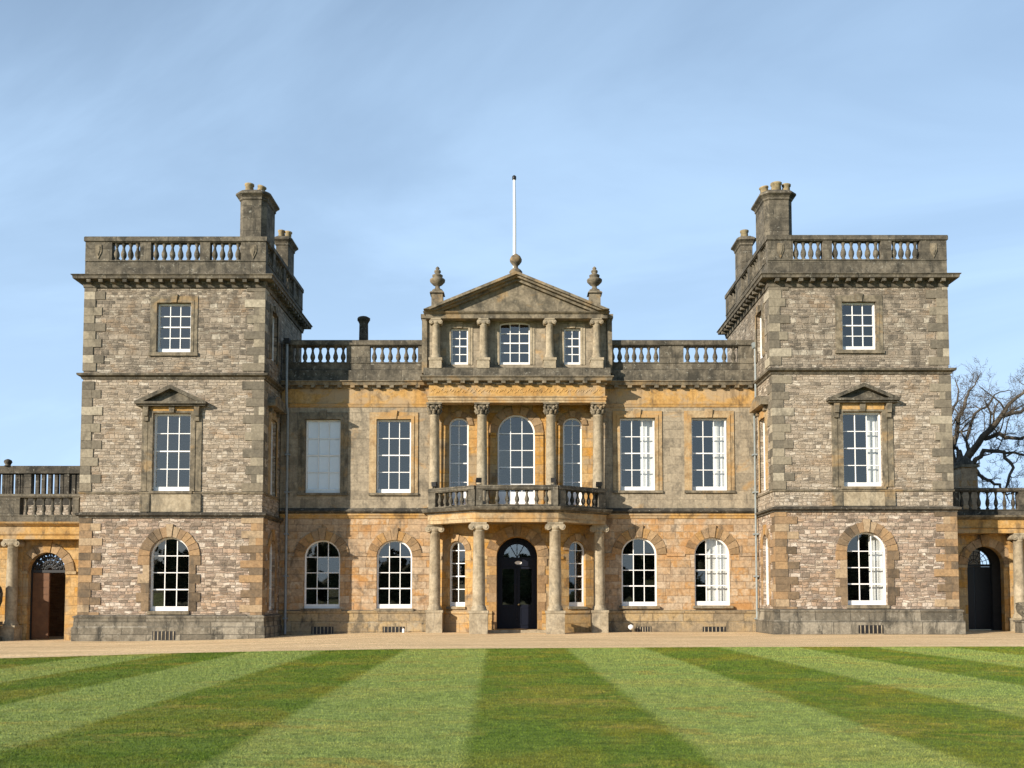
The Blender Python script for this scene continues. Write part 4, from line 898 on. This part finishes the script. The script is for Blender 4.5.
# drainpipes in the re-entrant corners
for (x, mat, ztop, zoff) in ((XLI+.36, 'lead', Z(346, YM), 0), (XRI-.15, 'palepipe', Z(350, YM), 0)):
    y = YM-.22; rp = .06 if mat == 'lead' else .05; d = MB().tube([(x, y, -.1), (x, y, zF-.5), (x, y-.25, zF-.1), (x, y-.3, zC+.1), (x, y-.3, ztop)], rp, 10)
    dp = d.build('drainpipe', mat, house)
    F = Fr((x, y)); h = MB(); h.taper(F, -.10, .10, .15, .42, ztop-.05, ztop+.2, -.04); h.build('rainwater_head', 'iron' if mat == 'lead' else mat, dp)
    b = MB()
    for zz in (.6, 2.6, 4.6, 6.6, 8.4): b.box(F, -.10, .10, -.2, .075, zz, zz+.07)
    b.build('pipe_brackets', mat, dp)

# ------------------------------------------------------------------ arcades on either side
def arcade(D):
    Yw = D['Y']; F = Fr((0, Yw)); root = empty('arcade_wing', ((D['x0']+D['x1'])/2, Yw, D['g'])); tag(root, D['label'], 'arcade wing', 'arcade wings beside the house')
    z = lambda py: Z(py, Yw)
    x0, x1 = D['x0'], D['x1']; a = D['arch']; ao = (X(a[0], 600, Yw), X(a[1], 600, Yw), D['g']-.02, z(a[2])); ao += ((ao[1]-ao[0])/2,)
    zt = z(D['lv'][4]); m = MB(); m.wall(F, x0, x1, D['g']-.4, zt+.05, [ao], D['rev'])
    m.wall(Fr((0, Yw+D['rev']), R(180)), -x1, -x0, D['g']-.4, zt+.05, [(-ao[1], -ao[0])+ao[2:]], .001)
    m.build('arcade_wall', 'golden', root)
    lv = [z(q) for q in D['lv']]        # rail top, baluster top, baluster bottom, base bottom, cornice bottom(frieze top), frieze bottom, moulding bottom
    ex = .62
    pa = [(x0, Yw), (x1, Yw)]
    MB().sweep(pa, [(-.1, lv[6]), (ex, lv[6]+.002), (ex, lv[5]-.02), (ex+.06, lv[5]), (ex+.01, lv[5]+.02), (ex, lv[4]), (-.1, lv[4]+.01)]).build('frieze', 'orange', root)
    MB().sweep(pa, [(-.1, lv[4]-.02), (ex+.06, lv[4]-.01), (ex+.24, lv[4]+.10), (ex+.28, lv[3]-.01), (-.1, lv[3])]).build('cornice', 'orange' if D['s'] < 0 else 'trim', root)
    ps = [(X(p, 505, Yw-.6), X(q, 505, Yw-.6)) for p, q in D['piers']]
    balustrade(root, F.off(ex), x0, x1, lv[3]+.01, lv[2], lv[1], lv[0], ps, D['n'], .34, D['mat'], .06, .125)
    MB().box(F, x0, x1, -D['rev']-2.2, ex-.36, lv[4]-.1, lv[3]+.05).build('terrace_roof', 'leadroof', root)
    voussoirs(root, F, ao, .42, 9, .03, 'warmblock', False, key=.14)
    zs = ao[3]-ao[4]; m = MB()
    m.box(F, ao[0]-.5, ao[0]-.008, -.02, .07, zs-.14, zs); m.box(F, ao[1]+.008, ao[1]+.5, -.02, .07, zs-.14, zs); m.build('imposts', 'trimwarm', root)
    for px in D['cols']:
        x = X(px, 590, Yw-.4); column(root, x, Yw-.38, z(D['ped']), lv[6], .25, 'i', .34, (.34, D['g']-.2))
        MB().box(Fr((x, Yw)), -.28, .28, -.02, .09, D['g'], lv[6]-.002).build('pilaster', 'golden', root)
    # gate: panelled leaf and open fanlight tracery
    d = D['gate']; gt = MB(); gt.ring(F, opening(*ao[:4], ao[4], .004), opening(*ao[:4], ao[4], .07, .0), -d-.12, -d); gt.box(F, ao[0]+.05, ao[1]-.05, -d-.11, -d+.01, zs-.06, zs+.06)
    uc = (ao[0]+ao[1])/2; r = ao[4]-.05
    for k in range(1, 8): an = PI*k/8; gt.tube([F.p(uc+.12*math.cos(an), -d-.05, zs+.05+.12*math.sin(an)), F.p(uc+r*math.cos(an), -d-.05, zs+r*math.sin(an))], D['iron'], 5)
    for rr in (.3, .55, .78):
        pts = [F.p(uc+r*rr*math.cos(PI*k/16), -d-.05, zs+.04+r*rr*math.sin(PI*k/16)) for k in range(17)]; gt.tube(pts, D['iron'], 5)
    for k in range(8 if D['iron'] > .03 else 0):
        an = PI*(k+.5)/8
        for rr in (.43, .67, .89): q = F.p(uc+r*rr*math.cos(an), -d-.05, zs+.04+r*rr*math.sin(an)); gt.lathe((q[0], q[1], q[2]-.05), [(.01, 0), (D['iron']*1.6, .03), (D['iron']*1.7, .08), (.01, .13)], 7)
    go = gt.build('gate', 'iron', root)
    for s, ang in D['leaves']:
        lf = MB(); wl = ao[4]-.08; hinge = F.p(ao[0]+.07, -d-.06, 0) if s < 0 else F.p(ao[1]-.07, -d-.06, 0)
        Fh = Fr(hinge[:2], ang); sgn = 1 if s < 0 else -1
        lo_, hi_ = (0, wl) if sgn > 0 else (-wl, 0); z0, z1 = D['g']+.05, zs-.07
        lf.box(Fh, lo_, hi_, -.035, .02, z0, z1); nb = 9
        for i in range(nb): zz0 = z0+(z1-z0)*i/nb; lf.box(Fh, lo_+.02, hi_-.02, -.03, .035, zz0+.012, zz0+(z1-z0)/nb-.012)
        lf.build('gate_leaf', D['leafmat'], go)
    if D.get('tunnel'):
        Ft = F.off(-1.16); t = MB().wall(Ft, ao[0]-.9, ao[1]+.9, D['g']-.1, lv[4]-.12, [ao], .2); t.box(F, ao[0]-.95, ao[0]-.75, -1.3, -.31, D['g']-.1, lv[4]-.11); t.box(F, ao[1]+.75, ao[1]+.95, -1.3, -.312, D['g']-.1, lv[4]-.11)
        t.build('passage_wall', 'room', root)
    if D.get('back'):
        MB().box(F, x0, x1, -4.2, -3.9, D['g']-.3, zs+.42).build('passage_wall', 'brick', root)
    return root, lv
wl, wlv = arcade(dict(s=-1, Y=42.3, x0=-33.0, x1=tl[0][0][2]+.0, g=-.3, arch=(27.5, 65, 552.5), lv=(495.5, 499, 516, 523, 527, 535.5, 540), rev=.6, gate=.25, leaves=[(-1, R(0)), (1, R(-62))],
    piers=[(-150, -130), (-60, -46), (-30, 20), (73, 79)], n=[5, 3, 6, 6], mat='parapet', cols=(-60, 11.5), ped=625, leafmat='wood', iron=.045, back=True,
    label='pale golden arcade wing with open brown wooden gate and a second taller railing above'))
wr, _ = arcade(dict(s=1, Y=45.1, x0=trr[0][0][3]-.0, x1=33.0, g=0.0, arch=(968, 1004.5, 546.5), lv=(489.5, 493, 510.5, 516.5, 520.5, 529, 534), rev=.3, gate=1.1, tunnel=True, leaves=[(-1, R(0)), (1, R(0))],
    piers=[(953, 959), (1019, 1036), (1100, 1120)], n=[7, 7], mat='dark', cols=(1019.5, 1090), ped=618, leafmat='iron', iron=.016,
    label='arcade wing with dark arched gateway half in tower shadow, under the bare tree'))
# upper railing on the west arcade, further back
Yb = 46.6; FB = Fr((0, Yb)); z0, z1, z2, z3 = Z(523, Yb), Z(497, Yb), Z(473.5, Yb), Z(466, Yb)
x1 = tl[0][0][2]
MB().box(FB, -33, x1, -.5, -.02, wlv[3], z1-.4).build('rear_terrace_wall', 'rubble', wl)
m = MB().box(FB, -33, x1, -.34, 0, z1-.4, z1); m.box(FB, -33, x1, -.42, .08, z2, z3)
for p, q in ((24, 31), (-60, -52), (64, 69)): m.box(FB, X(p, 485, Yb), X(q, 485, Yb), -.33, .01, z1-.01, z2+.01)
ur = m.build('upper_railing', 'dark', wl)
x = -29.0; xs_ = [X(p, 485, Yb) for p in (4.5, 8.5, 17.5, 22, 36.5, 42.5, 49, 55.5, 61, 73, 78)]+[-23.9-.33*i for i in range(2, 10)]
b0 = None
for x in xs_:
    b0 = MB().box(Fr((x, Yb-.02)), -.085, .085, -.26, -.07, z1-.002, z2+.002).build('railing_post', 'dark', ur, (x, Yb, z1)) if b0 is None else clone(b0, (x, Yb, z1), ur)
x = X(8, 465, Yb); MB().lathe((x, Yb, z3-.01), [(.2, 0), (.12, .05), (.15, .12), (.2, .2), (.17, .3), (.05, .36)], 12).build('finial', 'dark', ur)

# ------------------------------------------------------------------ loose things
zb = zap-.1; Yp = YAC+.75; xp = X(514.6, 215, Yp)
fp = empty('flagpole', (xp, Yp, zb)); tag(fp, 'bare white flagpole with black cap rising behind the pediment finial', 'flagpole')
MB().tube([(xp, Yp, zb), (xp, Yp, Z(215, Yp)), (xp-.02, Yp, Z(180, Yp))], [.085, .075, .06], 12).build('pole', 'white', fp)
MB().lathe((xp-.02, Yp, Z(180, Yp)), [(.08, 0), (.10, .04), (.10, .17), (.05, .22)], 12).build('cap', 'iron', fp)

LL = ('small dark floodlight on the balcony rail at its left end', 'small dark floodlight on the balcony rail left of the central balusters', 'small dark floodlight on the balcony rail right of the central balusters', 'small dark floodlight on the balcony rail at its right end')
for i, (x, y) in enumerate(((-XO+.02, YO-.02), (-XI-.02, YI-.15), (XI-.06, YI-.15), (XO-.05, YO-.02))):
    z = zr[3]; f = empty('floodlight', (x, y, z)); tag(f, LL[i], 'floodlight', 'floodlights along the balcony rail'); F = Fr((x, y), R((-20, 15, -10, 20)[i]))
    MB().box(F, -.07, .07, -.06, .06, z, z+.03).build('base', 'iron', f); m = MB()
    for s in (-1, 1): m.box(F, s*.12-.01, s*.12+.01, -.02, .02, z+.03, z+.26)
    m.box(F, -.13, .13, -.02, .02, z+.028, z+.045); m.build('bracket', 'iron', f)
    h = MB(); h.add([F.p(u, d, zz) for u, d, zz in ((-.1, -.09, z+.14), (.1, -.09, z+.14), (.1, -.05, z+.36), (-.1, -.05, z+.36), (-.115, .13, z+.12), (.115, .13, z+.12), (.115, .17, z+.33), (-.115, .17, z+.33))], [(0, 3, 2, 1), (4, 5, 6, 7), (0, 1, 5, 4), (1, 2, 6, 5), (2, 3, 7, 6), (3, 0, 4, 7)]); h.build('lamp_head', 'iron', f)
# small white lamps standing at the foot of the wall by the basement grilles
for px, py, Yl, lb in ((631, 627.5, YM-.5, 'small round white lamp at the wall foot beside the right hand column'), (403.5, 631, YM-.4, 'small white upright lamp at the wall foot beside the left basement grille')):
    x, z = X(px, py, Yl), 0; f = empty('ground_lamp', (x, Yl, 0)); tag(f, lb, 'ground lamp', 'white lamps at the wall foot'); zc_ = Z(py, Yl)
    MB().tube([(x, Yl, 0), (x, Yl, zc_)], .025, 8).build('stem', 'iron', f)
    if px > 600: MB().lathe((x, Yl, zc_-.11), [(.03, 0), (.11, .05), (.14, .13), (.12, .2), (.03, .25)], 12).build('lamp_globe', 'white', f)
    else: MB().lathe((x, Yl, zc_-.18), [(.06, 0), (.07, .02), (.06, .26), (.02, .3)], 10).build('lamp_globe', 'white', f)

# stone garden seat with urn at the far left edge
x, y, zg = X(-10, 620, 41.2), 41.2, -.3
u = empty('garden_urn', (x, y, zg)); tag(u, 'dark lead urn on a stone base beside the left arcade column', 'urn')
F = Fr((x, y)); MB().box(F, -.5, .38, -.35, .35, zg, zg+.16).box(F, -.38, .30, -.28, .28, zg+.161, zg+.7).box(F, -.5, .38, -.34, .34, zg+.701, zg+.86).build('base', 'parapet', u)
MB().lathe((x, y, zg+.861), [(.22, 0), (.14, .1), (.12, .22), (.34, .5), (.46, .9), (.48, 1.25), (.42, 1.5), (.3, 1.66), (.1, 1.76), (.03, 1.86)], 20).build('urn_body', 'dark', u)
x, y = X(1025.5, 620, 42.9), 42.9
u = empty('garden_urn', (x, y, 0)); tag(u, 'mossy pale stone urn beside the right arcade column', 'urn')
F = Fr((x, y)); MB().box(F, -.32, .32, -.32, .32, -.02, .5).box(F, -.38, .38, -.38, .38, .501, .58).build('base', 'plinth', u)
MB().lathe((x, y, .581), [(.2, 0), (.12, .08), (.14, .16), (.34, .36), (.4, .6), (.36, .72), (.42, .78), (.3, .82)], 18).build('urn_body', 'parapet', u)

# ruined looking stone pier behind the east arcade
Yk = 52.0; x0, x1 = X(958.5, 480, Yk), X(974, 480, Yk); xm = (x0+x1)/2; hw = (x1-x0)/2
k = empty('stone_pier', (xm, Yk, 0)); tag(k, 'square stone pier with grey domed cap behind the right arcade', 'pier'); F = Fr((xm, Yk)); z = Z(468, Yk)
MB().taper(F, -hw-.06, hw+.06, -.9, .45, -.1, z, .05).build('shaft', 'warm', k)
MB().box(F, -hw-.10, hw+.10, -.95, .5, z, z+.14).build('moulding', 'trim', k)
MB().lathe((xm, Yk+.2, z+.14), [(hw*1.2, 0), (hw*1.15, .12), (hw*.8, .34), (hw*.35, .5), (.05, .56)], 16).build('domed_cap', 'dark', k)

# bare oak behind the east arcade
YO_ = 60.0
tree = empty('bare_tree', (X(951, 600, YO_), YO_, 0)); tag(tree, 'large leafless oak with twisted limbs behind the right arcade', 'tree')
trk = MB(); twg = MB(); rnd = random.Random(21)
def grow(p, d, L, r, lev):
    pts, rad = [p], [r]; n = 4 if lev < 3 else 3; q = Vector(p); v = Vector(d).normalized()
    for i in range(n):
        j = Vector((rnd.gauss(0, 1), rnd.gauss(0, 1), rnd.gauss(0, 1)))
        v = (v+j*(.24+.05*lev)+Vector((0, 0, .10))).normalized(); q = q+v*(L/n); pts.append(tuple(q)); rad.append(r*(1-.6*(i+1)/n))
    (trk if lev < 2 else twg).tube(pts, rad, 6 if lev < 2 else 3)
    if lev >= 4: return
    kids = (3, 4, 5, 4)[lev]
    for i in range(kids):
        t = rnd.uniform(.3, 1); a = int(t*n); a = min(a, n-1); f = t*n-a
        b = Vector(pts[a]).lerp(Vector(pts[a+1]), f); dr = (Vector(pts[a+1])-Vector(pts[a])).normalized()
        j = Vector((rnd.gauss(0, 1), rnd.gauss(0, 1), rnd.gauss(0, 1))); j = (j-dr*j.dot(dr)).normalized()
        grow(tuple(b), dr*.7+j*rnd.uniform(.5, 1.0), L*rnd.uniform(.45, .7), max(.009, r*(1-.55*t)*rnd.uniform(.36, .52)), lev+1)
def limb(px, r0, r1, dy=0.0, kids=7, L=2.6):
    n = len(px); pts = []
    for i, (a, b) in enumerate(px): Y = YO_+dy*i/(n-1); pts.append(Vector((X(a, b, Y), Y, Z(b, Y))))
    fine = []
    for i in range(n-1):
        for k in range(3): fine.append(pts[i].lerp(pts[i+1], k/3)+Vector((rnd.gauss(0, .06), rnd.gauss(0, .06), rnd.gauss(0, .06))))
    fine.append(pts[-1]); m_ = len(fine); rad = [.8*(r0+(r1-r0)*i/(m_-1)) for i in range(m_)]
    trk.tube(fine, rad, 8)
    for i in range(kids):
        k = rnd.randint(m_//4, m_-2); dr = (fine[k+1]-fine[k]).normalized(); j = Vector((rnd.gauss(0, 1), rnd.gauss(0, .8), rnd.gauss(.25, .8))); j = (j-dr*j.dot(dr)).normalized()
        grow(tuple(fine[k]), dr*.6+j, L*rnd.uniform(.55, .95), rad[k]*.42, 1)
    grow(tuple(fine[-1]), fine[-1]-fine[-2], L*.75, r1*.8, 1)
limb([(951, 640), (950, 560), (951, 500), (955, 478)], .75, .5, 0, 1)
limb([(953, 482), (965, 460), (984, 438), (1000, 416), (1016, 398)], .38, .13, -2, 8)
limb([(954, 478), (952, 450), (958, 425), (966, 398), (972, 388)], .30, .07, 2, 8, 2.0)
limb([(952, 480), (945, 440), (950, 415), (958, 395)], .26, .07, 3, 6, 2.2)
limb([(958, 470), (972, 466), (985, 450), (1002, 452), (1013, 469), (1006, 488)], .24, .08, -3, 7, 1.6)
limb([(974, 466), (984, 480), (998, 484), (1004, 494)], .16, .07, -3, 4, 1.5)
limb([(984, 438), (1000, 434), (1020, 440), (1045, 425)], .2, .08, -4, 8, 2.6)
limb([(1000, 416), (1020, 412), (1040, 395), (1060, 380)], .16, .07, 2, 7, 2.6)
limb([(966, 440), (975, 415), (990, 402), (1000, 392)], .14, .05, 4, 6, 2.2)
limb([(1002, 452), (1020, 452), (1040, 462)], .12, .06, -3, 6, 2.2)
trk.build('trunk', 'bark', tree); twg.build('crown', 'bark', tree)

# the wood on the far side of the lawn, which the lower windows reflect
wd = MB(); rw = random.Random(5)
for i in range(190):
    x = -230+460*i/189+rw.uniform(-2, 2); y = -95+rw.uniform(-14, 10); h = rw.uniform(9.6, 11.0); w = rw.uniform(3, 5)
    wd.tube([(x, y, -.1), (x, y, h*.6)], [.3, .12], 5); wd.lathe((x, y, 0), [(.2*w, .2), (w*.8, h*.2), (w*.85, h*.55), (w*.5, h*.8), (.1, h*.93)], 9)
    for k in range(70):
        a, b = rw.uniform(0, 2*PI), math.acos(rw.uniform(-1, 1)); q = rw.uniform(.55, 1)
        c = Vector((x+w*q*math.sin(b)*math.cos(a), y+w*q*math.sin(b)*math.sin(a), h*.55+h*.47*q*math.cos(b))); s = rw.uniform(.5, 1.1)
        e1 = Vector((rw.gauss(0, 1), rw.gauss(0, 1), rw.gauss(0, 1))).normalized(); e2 = e1.orthogonal().normalized()
        wd.add([c+e1*s, c+e2*s, c-e1*s*.8, c-e2*s], [(0, 1, 2, 3)])
tag(wd.build('far_wood', 'evergreen'), 'dark wood beyond the lawn mirrored in the windows', 'wood', kind='stuff')
